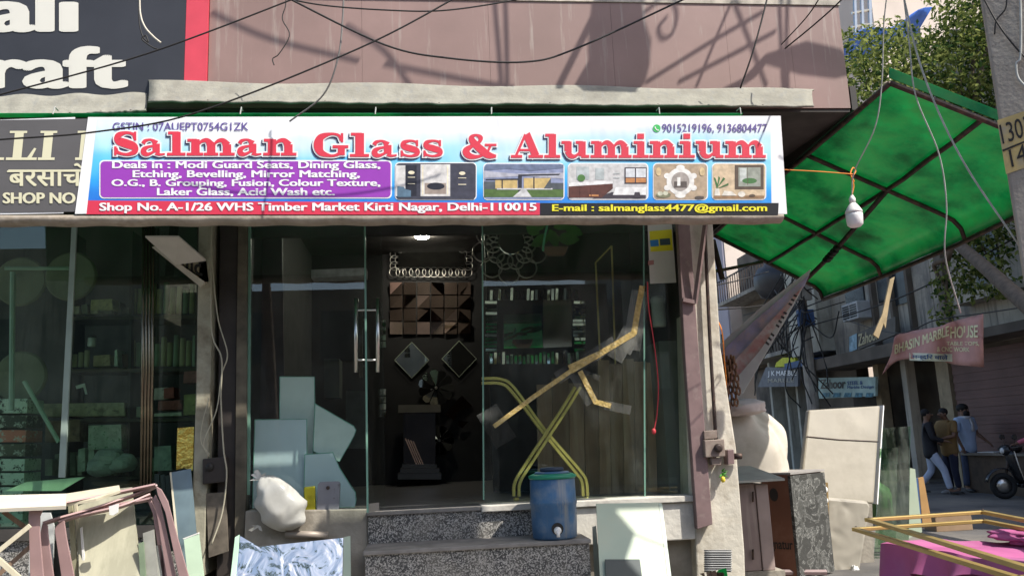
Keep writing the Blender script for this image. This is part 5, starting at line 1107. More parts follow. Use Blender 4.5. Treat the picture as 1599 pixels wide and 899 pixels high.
# gold foil, meter box and wires on the left pillar
plate('gold_foil', [(277, 668), (303, 666), (301, 735), (288, 730), (275, 733)], -.03, .012, M('crinkled gold foil', (.75, .55, .12), .22, .9, var=.2, bump=1, bscale=28), label='crinkled gold foil bag hanging beside the pale pillar', cat='foil')
mx_ = thing('meter_box', 'small black electric box on the dark jamb left of the shop window', 'electric box', tuple(P(334, 760, -.12)))
MB().prism(pp([(316, 716), (352, 712), (352, 752), (316, 756)], -.14), (0, .09, 0)).build('case', m_dkbrown, mx_, bevel=.008); MB().lathe(P(327, 729, -.141), [(.03, 0), (.028, -.012), (.012, -.02)], 14, 'y').build('knob', m_wire, mx_)
m_pw = M('old ivory wire', (.38, .35, .26), .6)
cable('ivory wire running straight down the left jamb and curling at the black box', [P(330, 346, -.13), P(330, 430, -.15), P(331, 520, -.15), P(346, 560, -.17), P(345, 620, -.16), P(349, 700, -.16), P(354, 740, -.16), P(347, 800, -.16), P(330, 850, -.2)], .006, m_pw)
cable('ivory wire bowing left of the other on the jamb', [P(326, 346, -.12), P(334, 440, -.16), P(341, 500, -.16), P(355, 552, -.18), P(346, 585, -.16), P(338, 640, -.16), P(318, 690, -.16), P(326, 712, -.16)], .005, m_pw)
cable('ivory wire crossing between the pillar and the black box', [P(327, 620, -.16), P(316, 660, -.16), P(314, 690, -.16), P(328, 710, -.16)], .004, m_pw)
plate('cladding_scrap', [(322, 770), (352, 768), (356, 860), (326, 870)], -.10, .03, M('stained rough patch', (.13, .11, .085), .9, var=.5, scale=10), label='stained rough board at the foot of the dark jamb', cat='board')

# switch boxes, pipe, charm and chain on the cream pillar
cable('dark brown conduit pipe down the cream pillar to the switch box', [P(1100, 344, -.19), P(1108, 520, -.19), P(1118, 688, -.19)], .014, m_darksteel, name='conduit', cat='pipe')
swb = thing('switch_box', 'brown weathered switch box with round knob on the cream pillar', 'switch box', tuple(P(1117, 727, -.25)))
m_sw = M('weathered brown metal', (.22, .17, .14), .6, var=.2, scale=12, alt=(.32, .27, .22), altscale=14, altpos=.62)
MB().prism(pp([(1100, 687), (1131, 685), (1133, 712), (1102, 714)], -.27), (0, .11, 0)).build('case', m_sw, swb, bevel=.006)
MB().prism(pp([(1099, 672), (1120, 671), (1120, 684), (1100, 686)], -.24), (0, .08, 0)).build('upper_case', m_sw, swb, bevel=.005)
MB().lathe(P(1121, 699, -.272), [(.032, 0), (.032, -.02), (.02, -.03), (.012, -.03)], 16, 'y').build('knob', m_darksteel, swb, smooth=True)
MB().prism(pp([(1110, 714.5), (1127, 714), (1126, 726), (1112, 726)], -.24), (0, .06, 0)).build('lower_plug', m_sw, swb, bevel=.004)
sw2 = thing('switch_box', 'small mauve switch box on the right edge of the cream pillar', 'switch box', tuple(P(1143, 725, -.2)))
MB().prism(pp([(1136, 702), (1146, 701), (1147, 724), (1137, 725)], -.24), (0, .09, 0)).build('case', m_brown, sw2, bevel=.005); MB().lathe(P(1149, 712, -.20), [(.024, -.012), (.024, .04), (.02, .045)], 14, 'x').build('socket', m_darksteel, sw2, smooth=True)
ch_ = thing('chilli_charm', 'green chillies and yellow lemon charm tied to the cream pillar', 'charm', tuple(P(1129, 750, -.2)))
mb = MB(); c = P(1129, 748, -.2); mb.ball(c, (.018, .018, .024), 10, 8); mb.build('lemon', M('lemon', (.75, .58, .05), .5), ch_, smooth=True)
mb = MB(); R5 = random.Random(3)
for k in range(8):
    a = P(1128 + R5.uniform(-2, 2), 739 + R5.uniform(-5, 4), -.2); mb.tube([a, a + V(R5.choice((-1, 1)) * R5.uniform(.015, .04), -.012, R5.uniform(-.02, .02))], [.007, .002], 6)
mb.build('chilli', M('green chilli', (.08, .30, .03), .4), ch_, smooth=True)
cn = thing('chain', 'rusty steel chain bunch hanging from the side of the cream pillar', 'chain', tuple(P(1140, 650, .2)))
m_rust = M('rusty chain', (.14, .075, .045), .75, .4, var=.45, scale=25)
R6 = random.Random(11)
for j in range(6):
    mb = MB(); x0 = 1129 + 4 * j; y0, y1 = 562 + R6.uniform(-8, 6), (632, 640, 648, 640, 646, 622)[j]; n = int((y1 - y0) / 9.5)
    for k in range(n):
        p = P(x0 + 3 * math.sin(k * .55 + j) + k * .25, y0 + k * 9.5, .1 - .02 * (j % 3)); w = V(1, .3, .1) if k % 2 else V(.25, 1, 0)
        mb.torus(p, (.017, .032), .0085, w, V(0, 0, 1), 10, 5)
    mb.build('strand', m_rust, cn, smooth=True)
cable('orange string hanging along the rusty chain', [P(1120, 498, .05), P(1128, 520, .02), P(1131, 560, .02), P(1134, 600, .02), P(1130, 640, .03), P(1136, 652, .03)], .005, m_orange, name='string', cat='string')
mb = MB(); mb.lathe(P(1134, 648, .0), [(.028, -.015), (.034, -.01), (.026, 0), (.034, .01), (.028, .015)], 18, 'y'); o = mb.build('pulley', M('dull brass', (.42, .32, .10), .5, .5, var=.3), smooth=True); tag(o, 'small dull brass pulley hanging below the rusty chain', 'pulley')
o = MB().bar(P(1102, 346, -.35), P(1085, 474, -.24), .03, .03).build('strut', m_brown); tag(o, 'slanting brown steel strut from banner end down to the post', 'strut')
o = MB().bar(P(1066, 468, -.24), P(1086, 472, -.24), .035, .03).build('bracket', m_brown); tag(o, 'short brown bracket joining the slanting strut to the post', 'bracket')

# ------------------------------------------------------------------ goods piled beside the pillar
m_sheet = M('dusty white sheeting', (.55, .50, .42), .85, var=.08, scale=3, alt=(.42, .37, .29), altscale=2.5, altpos=.6, bump=.45, bscale=1.7, ridged=True)
zt_ = P(1172, 630, 2.6).z; xl = P(1060, 700, 2.4).x; xr = P(1238, 740, 2.4).x
bb0 = lump(((xl + xr) / 2, 2.75, zt_ / 2 - .02), (xr - xl) / 2, .55, zt_ / 2 + .02, 8, .48, .018)
def bundlef(u, v):
    p = bb0(u, v); a = u * 2 * math.pi; g = math.sin(v * math.pi); h = p.z / zt_
    f = .022 * math.sin(6 * a + 17 * v + 2 * math.sin(3 * a)) * g + .03 * math.sin(5 * a - 9 * v) * g + .012 * math.sin(31 * v + 9 * a) * g
    q = V(p.x - (xl + xr) / 2, p.y - 2.75, 0); q.normalize() if q.length > 1e-6 else None
    p = p + q * f; p.x -= .10 * max(0, h - .45) * max(0, (p.x - (xl + xr) / 2)); p.z += .03 * math.sin(9 * p.x + 2) * h + .02 * math.sin(23 * p.x + 4 * p.y) * h
    return p
o = MB().grid(bundlef, 110, 50).build('covered_bundle', m_sheet, smooth=True); tag(o, 'big rounded bundle under dusty white sheeting beside the cream pillar', 'covered bundle')
o = MB().grid(lump(P(1154, 636, 2.15), .27, .22, .085, 9, .75, .05), 50, 30).build('cushion_bag', M('pinkish white sack', (.58, .50, .48), .8, bump=.4, bscale=4, ridged=True), smooth=True); tag(o, 'pinkish white sack lying on top of the covered bundle', 'sack')

mbx = thing('metal_box', 'brown sheet metal box with sloping grey lid at the foot of the pillar', 'metal box', tuple(P(1165, 885, 1.2)))
Yb = 1.1; q0, q1 = P(1130, 755, Yb), P(1189, 755, Yb + .06); zb = P(1160, 892, Yb).z
m_mbx = M('faded brown sheet metal', (.26, .19, .165), .55, var=.14, scale=4, streak=((.34, .27, .23), 2, .62))
MB().box(q0.x, Yb, zb, q1.x - .09, Yb + .5, P(1160, 755, Yb).z).build('body', m_mbx, mbx, bevel=.006)
MB().box(q1.x - .087, Yb - .012, zb, q1.x + .03, Yb + .5, P(1160, 757, Yb).z).build('door', M('paler brown metal', (.33, .25, .22), .55, var=.15), mbx, bevel=.006)
for pz in (775, 865): MB().tube([P(1176, pz - 8, Yb - .02), P(1176, pz + 8, Yb - .02)], .01, 8).build('hinge', m_darksteel, mbx)
z = P(1160, 752, Yb).z; MB().prism([(q0.x - .02, Yb - .16, z + .0), (q1.x + .16, Yb - .10, z), (q1.x + .10, Yb + .55, z + .10), (q0.x - .02, Yb + .55, z + .10)], (0, 0, .02)).build('lid', M('grey lid', (.33, .33, .29), .6, var=.2), mbx)
MB().box(q0.x - .1, Yb - .05, 0, q1.x + .1, Yb + .6, zb - .002).build('plinth_block', m_concrete, mbx)

ka = P(1177, 735, 2.2); kb = P(1229, 741, 1.95); kc = P(1283, 742, 2.35)
kit = thing('display_cabinet', 'reddish brown display cabinet with black marbled side standing beside the pillar', 'cabinet', (kb.x, kb.y, 0)); zt = kb.z
fdir = (kb - ka); fdir.z = 0; sdir = (kc - kb); sdir.z = 0
def kbox(a, b, z0, z1, off): a, b = V(a.x, a.y, 0), V(b.x, b.y, 0); return MB().hexa([a + V(0, 0, z0), b + V(0, 0, z0), b + off + V(0, 0, z0), a + off + V(0, 0, z0), a + V(0, 0, z1), b + V(0, 0, z1), b + off + V(0, 0, z1), a + off + V(0, 0, z1)])
kbox(ka, kb, .02, zt, sdir * .98).build('front_panel', M('reddish brown laminate', (.20, .085, .05), .5, var=.12, scale=2, alt=(.26, .14, .10), altscale=2, altpos=.6), kit)
m_marb = bpy.data.materials.new('black veined marble'); m_marb.use_nodes = True
t = m_marb.node_tree; b = t.nodes['Principled BSDF']; b.inputs['Roughness'].default_value = .3; tc = t.nodes.new('ShaderNodeTexCoord'); no = t.nodes.new('ShaderNodeTexNoise'); no.inputs['Scale'].default_value = 4.5; no.inputs['Detail'].default_value = 8; no.inputs['Distortion'].default_value = 1.6; no.inputs['Roughness'].default_value = .7
r = t.nodes.new('ShaderNodeValToRGB'); e = r.color_ramp.elements; e[0].position = .0; e[0].color = (.035, .035, .03, 1); e[1].position = .62; e[1].color = (.05, .05, .045, 1)
for p, c in ((.485, .04), (.50, .40), (.512, .05), (.36, .06), (.57, .10)): x = e.new(p); x.color = (c, c, c * .92, 1)
t.links.new(tc.outputs['Object'], no.inputs['Vector']); t.links.new(no.outputs['Fac'], r.inputs[0]); t.links.new(r.outputs[0], b.inputs['Base Color'])
eo = fdir.normalized() * .03
kbox(kb + eo * .1, kc + eo * .1, .02, zt - .01, eo).build('marble_side', m_marb, kit)
kbox(ka - eo, kb + eo * 1.2, zt + .002, zt + .022, sdir * 1.0).build('top', M('grey worktop', (.30, .28, .26), .6, var=.2), kit)
f = quadframe(V(ka.x, ka.y, .30), V(kb.x, kb.y, .30), V(kb.x, kb.y, .5), V(ka.x, ka.y, .5), (fdir.y, -fdir.x, 0))
mb = MB(); txt(mb, 'Signatur', f, .14, -.1, .97, .55, .004, .02); mb.build('lettering', m_dkbrown, kit)
f = quadframe(V(ka.x, ka.y, .78), V(kb.x, kb.y, .78), V(kb.x, kb.y, .94), V(ka.x, ka.y, .94), (fdir.y, -fdir.x, 0))
mb = MB(); fpoly(mb, f, circ(.55, .45, .13, .42), .004, 0); mb.build('emblem', m_dkbrown, kit)
op = thing('ornate_plank', 'narrow gold brown ornamental plank with white round knobs behind the marbled cabinet', 'plank', tuple(P(1289, 880, 2.5)))
MB().prism(pp([(1284, 752), (1293, 753), (1297, 885), (1287, 885)], 2.45), (0, .03, 0)).build('board', M('gold brown board', (.30, .20, .08), .6, var=.3, scale=9), op)
for py in (764, 781, 804, 836, 866): MB().ball(P(1288 + (py - 764) * .04, py, 2.43), (.035, .02, .035), 12, 8).build('knob', m_white, op, smooth=True)

m_wrap = M('milky wrapped panel', (.29, .26, .20), .5, var=.12, scale=2, alt=(.21, .185, .135), altscale=1.6, altpos=.55, bump=.3, bscale=1.4, ridged=True)
wp = thing('wrapped_slab', 'tall cream panel wrapped in plastic and tied with string leaning beside the cabinet', 'wrapped panel', tuple(P(1310, 785, 3.0)))
lw2 = lambda a, b: 3.3 - (b - 635) * .003
MB().prism(pp([(1263, 640), (1375, 633), (1365, 786), (1249, 775)], lw2), (.0, .10, 0)).build('panel', m_wrap, wp, bevel=.02)
mb = MB(); mb.tube(pp([(1260, 681), (1310, 686), (1372, 689)], lambda a, b: lw2(a, b) - .012), .006, 6); mb.build('string', m_darksteel, wp)
mb = MB(); mb.strap(pp([(1376, 633), (1372, 690), (1366, 786)], lambda a, b: lw2(a, b) + .05), .12, .012, (0, 1, 0)); mb.build('edge_tape', m_white, wp)
pz = P(1366, 786, lw2(0, 786)); MB().prism(pp([(1262, 775), (1362, 786), (1368, 960), (1260, 960)], 2.85), (0, .16, 0)).build('lower_stack', m_concrete, wp)
wl = thing('wrapped_parcel', 'lower cream parcel in crinkled clear plastic in front of the tall wrapped panel', 'wrapped parcel', tuple(P(1325, 950, 2.5)))
MB().prism(pp([(1291, 776), (1356, 782), (1360, 790), (1342, 898), (1338, 960), (1292, 960)], 2.5), (0, .14, 0)).build('parcel', M('cloudy wrapped parcel', (.36, .33, .27), .3, var=.1, scale=4, bump=.6, bscale=4, ridged=True), wl, bevel=.03)
mb = MB(); mb.ball(P(1335, 895, 2.45), (.05, .05, .09), 10, 8, .2, 3); mb.build('twisted_end', M('clear plastic twist', (.6, .6, .57), .2, bump=.8, bscale=30), wl, smooth=True)
m_gs = glass('greenish glass stack', (.62, .76, .62), .08, dirt=.25)
for k, (poly, y, lb) in enumerate([([(1379, 668), (1422, 665), (1419, 846), (1372, 850)], 3.2, 'large greenish dusty glass sheet leaning right of the wrapped panel'), ([(1374, 700), (1402, 698), (1398, 860), (1366, 862)], 3.05, 'front greenish glass sheet leaning right of the wrapped panel'), ([(1421, 730), (1429, 732), (1440, 830), (1419, 840)], 3.25, 'small milky green glass offcut beside the wooden framed board')]):
    plate('glass_sheet', poly, y, .012, m_gs if k < 2 else m_frost, label=lb, cat='glass sheet')
o = MB().lathe(P(1374, 812, 3.6), [(.16, 0), (.17, .3), (.15, .38), (.05, .46), (.04, .5)], 18).build('gas_bottle', M('dull green bottle', (.16, .26, .12), .5), smooth=True); tag(o, 'dull green bottle seen through the leaning greenish glass sheets', 'bottle')
wf = thing('framed_board', 'dark blue board with orange wood edge leaning behind the gold metal frames', 'framed board', tuple(P(1445, 815, 3.5)))
MB().prism(pp([(1434, 746), (1442, 744), (1455, 815), (1441, 820)], 3.5), (0, .03, 0)).build('wood_edge', M('orange wood', (.42, .24, .09), .6, var=.15), wf); MB().prism(pp([(1430, 748), (1433.6, 746), (1440, 820), (1436, 820)], 3.5), (0, .03, 0)).build('board', m_blue, wf)
b = MB().box(*PZ(1463, 830, .0), *(PZ(1463, 830, 0) + V(.55, .3, .22))).build('carton', M('brown carton', (.30, .20, .12), .8, var=.15), bevel=.005); tag(b, 'low brown carton lying on the ground behind the gold metal frames', 'carton')
o = MB().tube([P(1195, 893, 2.0), P(1290, 893, 2.0)], .03, 6).build('profile_bar', m_brown); tag(o, 'short brown metal profile lying on the ground before the marbled cabinet', 'profile')

# ------------------------------------------------------------------ pink covered table and gold frames
tb_ = thing('market_table', 'low table draped in magenta pink cloth at lower right', 'table', tuple(PZ(1500, 900, .75)))
TZ = .75
ca, cb_, cc_, cd_ = PZ(1375, 848, TZ), PZ(1557, 833, TZ), PZ(2250, 960, TZ), PZ(1820, 1400, TZ)
cb2 = PZ(1900, 832, TZ)
m_pinkc = M('magenta cloth', (.40, .10, .24), .85, var=.14, scale=3, alt=(.38, .15, .28), altscale=2, altpos=.6, bump=.25, bscale=2.5, ridged=True)
quad = [ca, cb2, cb2 + V(.9, -3.2, 0), ca + V(-.15, -3.0, 0) + V(.55, 0, 0)]
def top(u, v): return (quad[0] * (1 - u) + quad[1] * u) * (1 - v) + (quad[3] * (1 - u) + quad[2] * u) * v + V(0, 0, .012 * math.sin(u * 14 + v * 6) + .009 * math.sin(v * 41 + u * 9) + .005 * math.sin(u * 47 - v * 13))
MB().grid(top, 70, 70).build('cloth_top', m_pinkc, tb_, smooth=True)
def drop(u, v):
    p = top(0, u) if u >= 0 else top(0, 0); d = .17 + .05 * math.sin(u * 40) + .06 * math.sin(u * 17 + 1); return p + V(-.05 * math.sin(u * 60) * v - .05 * v, -.02 * v, -d * v - .0)
MB().grid(drop, 90, 8).build('cloth_drop', m_pinkc, tb_, smooth=True)
def drop2(u, v): p = top(u, 0); return p + V(0, .03 * math.sin(u * 50) * v + .03 * v, -(.3 + .04 * math.sin(u * 31)) * v)
MB().grid(drop2, 60, 6).build('cloth_drop', m_pinkc, tb_, smooth=True)
for u, v in ((.06, .06), (.9, .06), (.06, .9), (.9, .9)): p = top(u, v); MB().box(p.x - .03, p.y - .03, 0, p.x + .03, p.y + .03, TZ - .03).build('leg', m_wood, tb_)
o = MB().grid(lump(PZ(1650, 836, .785), .36, .26, .035, 6, .7, .10), 40, 20).build('folded_cloth', m_pinkc, smooth=True); tag(o, 'magenta pink folded cloth heaped on the pink covered table', 'cloth')
m_goldf = M('gold anodised profile', (.50, .36, .13), .4, .55, var=.12, scale=4)
def gframe(label, a, b, c, z):
    """rectangular metal frame with corner a, far end b, near end c (picture points at height z)"""
    A0, B0, C0 = PZ(*a, z), PZ(*b, z), PZ(*c, z); D0 = B0 + C0 - A0; D0 = D0
    t = thing('metal_rack', label, 'metal frame', tuple(A0), 'gold metal frames on the pink table')
    for p, q in ((A0, B0), (A0, C0), (B0, D0), (C0, D0)):
        d = (q - p).normalized() * .022; MB().bar(p - d * (p == A0), q, .04, .024).build('rail', m_goldf, t, bevel=.004)
    for p in (A0, B0): MB().lathe(p + V(.0, 0, .017), [(.008, 0), (.006, .004)], 8).build('screw', m_darksteel, t)
gframe('upper gold metal frame with its far corner further from the viewer', (1357, 811), (1535, 799), (1610, 889), .90)
gframe('lower gold metal frame with its far corner jutting furthest left', (1337, 826), (1537, 813), (1590, 903), .83)

# ------------------------------------------------------------------ show goods inside the glass shop
m_crys = M('bevelled mirror strip', (.75, .80, .77), .06, 1, var=.15, scale=20)
m_bronze = M('bronze mirror', (.50, .33, .26), .05, 1, var=.2)
YB = 4.15
def mirror_face(name, poly, Y, parent, mat, tilt=(0, 0), th=.012, bev=0):
    """flat mirror piece; tilt leans it a little about x and z"""
    pts = pp(poly, Y); c = sum(pts, Vector()) / len(pts)
    pts = [p + V(0, (p.z - c.z) * tilt[0] + (p.x - c.x) * tilt[1], 0) for p in pts]
    return MB().prism(pts, (0, th, 0)).build(name, mat, parent)
rm = thing('ring_mirror', 'wall mirror framed by interlocked steel rings on the black showroom wall', 'mirror', tuple(P(674, 432, YB)))
mirror_face('mirror_face', [(622, 340), (726, 340), (726, 419), (622, 419)], YB, rm, m_mirror, (.28, 0))
kk = 1 / FPX * 10.6
first = None
def ring(px, py, r, Y, parent, t=.006, mat=m_steel, n=16):
    return MB().torus(P(px, py, Y), r * (Y + 6.5) / FPX, t, (1, 0, 0), (0, 0, 1), n, 6).build('ring', mat, parent, smooth=True)
for k in range(12): ring(616 + k * 10.3, 425, 8, YB - .03 - .012 * (k % 2), rm)
for k in range(8):
    for x in (616, 624, 722, 731): ring(x, 415 - k * 9.2, 7, YB - .03 - .012 * (k % 2), rm)
tmir = thing('tile_mirror', 'bronze tile mirror of four rows of square tiles below the ring mirror', 'mirror', tuple(P(672, 522, YB)))
R9 = random.Random(4)
for j in range(4):
    for i in range(6):
        x0, y0 = 609 + i * 21.3, 441 + j * 20.6; a, b, c, d = (x0, y0 + 18.5), (x0 + 19.5, y0 + 18.5), (x0 + 19.5, y0), (x0, y0)
        t1 = (R9.uniform(-.22, .06), R9.uniform(-.25, .25)); o = mirror_face('tile', [a, b, c, d], YB, tmir, m_mirror_dim, t1)
        f = [(a, b, d), (b, c, d), (a, b, c), (a, c, d)][R9.randrange(4)]
        if R9.random() < .6: mirror_face('facet', list(f), YB - .03, o, m_bronze if R9.random() < .3 else m_mirror_dim, (R9.uniform(-.3, .1), R9.uniform(-.3, .3)), .006)
for k, cx in enumerate((643, 717)):
    dm = thing('diamond_mirror', 'diamond shaped mirror on the black wall, ' + ('left' if k == 0 else 'right') + ' one of the pair', 'mirror', tuple(P(cx, 590, YB)), 'pair of diamond mirrors')
    y = 562 - k * 2; mirror_face('mirror_face', [(cx - 26, y), (cx, y + 27), (cx + 26, y), (cx, y - 27)], YB, dm, m_mirror, (-.07, -.06 + .1 * k))
    mb = MB(); q = pp([(cx - 27, y), (cx, y + 28), (cx + 27, y), (cx, y - 28)], YB - .004); mb.tube(q + [q[0]], .004, 5); mb.build('bevel_edge', m_frost, dm)
def flower(label, cx, cy, r, n, half=False):
    t = thing('flower_mirror', label, 'mirror', tuple(P(cx, cy + r, YB - .05)))
    for k in range(n):
        a0 = 2 * math.pi * k / n; w = math.pi / n * .92; poly = [(cx + 3 * math.cos(a0), cy + 3 * math.sin(a0))] + [(cx + r * q * math.cos(a0 + s_ * w), cy + r * q * math.sin(a0 + s_ * w)) for s_, q in ((-1, .9), (-.5, 1), (.5, 1), (1, .9))]
        mirror_face('petal', poly[::-1], YB - .06, t, m_mirror, (R9.uniform(-.4, .15), R9.uniform(-.4, .4)), .008)
    MB().lathe(P(cx, cy, YB - .075), [(.02, 0), (.018, -.015), (.006, -.02)], 14, 'y').build('centre', m_steel, t, smooth=True)
flower('larger flower shaped mirror of silver petals on the black wall', 681, 605, 28, 11)
flower('smaller flower shaped mirror low on the black wall behind the pedestal', 686, 687, 23, 10)
hx = thing('bronze_mirror', 'tilted bronze mirror lozenge on the black wall right of the flower mirror', 'mirror', tuple(P(718, 668, YB)))
mirror_face('mirror_face', [(694, 646), (721, 617), (738, 634), (718, 640), (708, 656)], YB - .02, hx, m_bronze, (.15, .2)); mirror_face('mirror_face', [(715, 664), (722, 668), (731, 658), (716, 656)], YB - .02, hx, m_bronze, (-.1, .1))
pdl = thing('glass_pedestal', 'mirrored pedestal console with flat top and stepped base on the showroom floor', 'pedestal', tuple(P(656, 748, 3.6)))
Yp = 3.6
mb = MB().prism(pp([(622, 644), (688, 643), (688, 631), (622, 632)], Yp), (0, .45, 0)); mb.build('top', M('smoked top', (.25, .23, .18), .15, .6), pdl)
MB().prism(pp([(630, 724), (680, 724), (680, 644.5), (630, 644.5)], Yp + .05), (0, .3, 0)).build('column', M('dark mirror glass', (.10, .10, .11), .06, .8, var=.1), pdl)
for k, (x0, x1, y0, y1) in enumerate(((628, 682, 724.5, 730), (625, 686, 730.5, 738), (621, 689, 738.5, 748))):
    MB().prism(pp([(x0, y1), (x1, y1), (x1, y0), (x0, y0)], Yp - .02 * k), (0, .42 + .02 * k, 0)).build('base_step', M('grey base', (.13, .13, .13), .3, .3), pdl)
for k in range(4):  # streaks of reflected light drawn as thin strips on the column
    x = 632 + k * 4; y = 684 + k * 1.5
    MB().prism(pp([(x, y), (x + 2.2, y), (x + 21, y + 44), (x + 18.8, y + 44)][::-1], Yp + .046), (0, .003, 0)).build('reflection_streak', M('painted reflection streak', (.75, .5, .4), .25, .4), pdl)
cst = thing('crystal_strand', 'short strand of small square crystals hanging behind the open glass door', 'crystal strand', tuple(P(597, 650, 2.5)))
for k, py in enumerate((505, 516, 527, 538, 612, 624, 635, 646)):
    c = P(597, py, 2.5); MB().obox(c, (.028, .01, 0), (-.01, .028, 0), (0, 0, .032)).build('crystal', m_crys, cst)

YR = 1.46
fm = thing('ring_flower_mirror', 'round mirror wreathed in overlapping glass rings high behind the right pane', 'mirror', tuple(P(795, 436, YR)))
MB().lathe(P(798, 378, YR - .06), [(.125, 0), (.13, -.008), (.12, -.014)], 28, 'y').build('mirror_face', m_mirror, fm)
for k in range(10): a = 2 * math.pi * k / 10; ring(797 + 27 * math.cos(a), 382 + 27 * math.sin(a), 13, YR - .03 - .006 * (k % 2), fm, .009, m_steel, 20)
for k in range(9): a = 2 * math.pi * k / 9 + .2; ring(796 + 42 * math.cos(a), 387 + 40 * math.sin(a), 16.5, YR - .015 - .006 * (k % 2), fm, .008, m_steel, 20)
bf = thing('baguette_mirror', 'square mirror framed in rows of upright crystal strips behind the right pane', 'mirror', tuple(P(836, 570, YR)))
mirror_face('mirror_face', [(786, 545), (847, 543), (846, 488), (787, 490)], YR - .10, bf, m_mirror, (.235, .02), .01); mirror_face('mirror_face', [(848, 543), (893, 541), (893, 466), (848, 468)], YR - .02, bf, m_mirror_dim, (.05, 0), .01)
for k in range(22):
    u = 765 + k * 6.4
    for y0, y1 in ((452, 468), (550, 568)): y0 += R9.uniform(-2, 2); mirror_face('crystal_strip', [(u, y1), (u + 4.2, y1), (u + 4.2, y0), (u, y0)], YR - .05, bf, m_crys, (R9.choice((R9.uniform(-.4, -.1), R9.uniform(.19, .27), R9.uniform(.2, .26))), R9.uniform(-.12, .12)), .015)
for k in range(14):
    v = 470 + k * 5.7
    for x0, x1 in ((758, 776), (896, 914)): x0 += R9.uniform(-2, 2); mirror_face('crystal_strip', [(x0, v + 4), (x1, v + 4), (x1, v), (x0, v)], YR - .05, bf, m_crys, (R9.choice((R9.uniform(-.4, -.1), R9.uniform(.19, .27), R9.uniform(.2, .26))), R9.uniform(-.12, .12)), .015)
fp = thing('hanging_plant', 'faux plant with broad green leaves hanging behind the top of the right pane', 'plant', tuple(P(862, 400, .3)))
m_lf = thinlit('broad leaf', (.05, .20, .03), .35, .4, 9, gloss=.06)
for (x, y, dx, dy, w) in ((836, 362, -14, -8, 8), (850, 372, -20, 12, 9), (872, 352, 18, -6, 9), (880, 372, 24, 2, 10), (862, 366, 8, 20, 8), (890, 358, 20, 8, 8), (845, 352, -22, 2, 8)):
    l = math.hypot(dx, dy); nx, ny = -dy / l, dx / l; pts = []
    for s_ in (1, -1):
        for q, ww in ((0, .1), (.25, .8), (.5, 1), (.75, .75), (1, .02)) if s_ == 1 else ((.75, .75), (.5, 1), (.25, .8)):
            pts.append((x + dx * 1.5 * (q - .3) + nx * w * ww * s_, y + dy * 1.5 * (q - .3) + ny * w * ww * s_))
    MB().prism(pp(pts, lambda a, b: .3 + (a - 860) * .002 + (b - 365) * .004), (0, .003, 0)).build('leaf', m_lf, fp)
MB().prism(pp([(846, 384), (888, 384), (882, 397), (856, 397)], .28), (0, .08, 0)).build('pot', M('terracotta brown', (.17, .09, .06), .7), fp, bevel=.01)
MB().tube(cr([P(848, 392, .27), P(850, 372, .26), P(856, 346, .26)]), .009, 8).build('stem', M('mint plastic', (.08, .45, .25), .4), fp)
m_brass = M('yellow brass', (.78, .62, .20), .28, .5, var=.15, scale=8)
xt = thing('table_base', 'brass table base of two crossing bent flat bars standing behind the right pane', 'table base', tuple(P(858, 775, .3)))
for off in (0, 7): MB().strap(cr([P(752, 591 + off, .3), P(782, 592 + off, .3), P(803 - off * .4, 606 + off, .3), P(850 - off * .4, 670 + off * .6, .3), P(905 - off, 734 + off * .4, .3), P(915 - off, 752, .3), P(917 - off, 774, .3)], 5), .05, .022, (0, 1, 0)).build('bent_bar', m_brass, xt)
for off in (0, 8): MB().strap(cr([P(906 - off, 604, .24), P(884 - off, 640, .24), P(830 - off, 722, .24), P(812 - off, 752, .24), P(810 - off, 774, .24)], 5), .05, .022, (0, 1, 0)).build('bent_bar', m_brass, xt)
for x in (806, 916): MB().lathe(P(x, 779, .26), [(.02, -.01), (.026, .0), (.018, .015)], 12).build('foot', m_brass, xt)
lb_ = thing('board_stack', 'row of brown veneer boards standing upright behind the right pane', 'boards', tuple(P(940, 775, .55)))
for k, (x0, x1, y0, c) in enumerate(((838, 862, 600, .75), (862, 888, 590, .6), (888, 912, 598, .8), (912, 934, 585, .7), (934, 952, 562, 1.1), (952, 972, 568, .9), (972, 990, 560, 1.25), (990, 1010, 564, 1.4), (1010, 1024, 566, 1.7))):  # brighter colours on the right boards hold the sunlight falling there
    MB().prism(pp([(x0 + 3, 776), (x1 + 2.5, 776), (x1 - .6, y0), (x0, y0)], .55), (0, .03, 0)).build('board', M('veneer board', (.25 * c, .16 * c, .10 * c), .5, var=.3, scale=4, streak=((.34 * c, .25 * c, .17 * c), 2, .55)), lb_)
gfm = thing('slim_picture', 'tall slim gold picture frame leaning behind the taped right pane', 'frame', tuple(P(948, 580, .8)))
q = pp([(938, 582), (961, 578), (955, 384), (930, 410)], .8)
for i in range(4): MB().bar(q[i], q[(i + 1) % 4], .014, .014).build('rail', m_gold, gfm)
o = MB().lathe(P(1030, 510, .35), [(.055, 0), (.06, .03), (.06, .24), (.05, .26)], 16).build('plastic_roll', M('cloudy film roll', (.5, .52, .5), .3), smooth=True); tag(o, 'cloudy roll of film standing behind the right pane near the post', 'roll')
o = MB().box(P(1028, 530, .25).x, .25, FZ, P(1062, 530, .25).x, .9, P(1040, 532, .25).z).build('grey_cupboard', M('grey green cupboard', (.14, .15, .13), .5)); tag(o, 'grey green cupboard standing behind the right pane beside the post', 'cupboard')
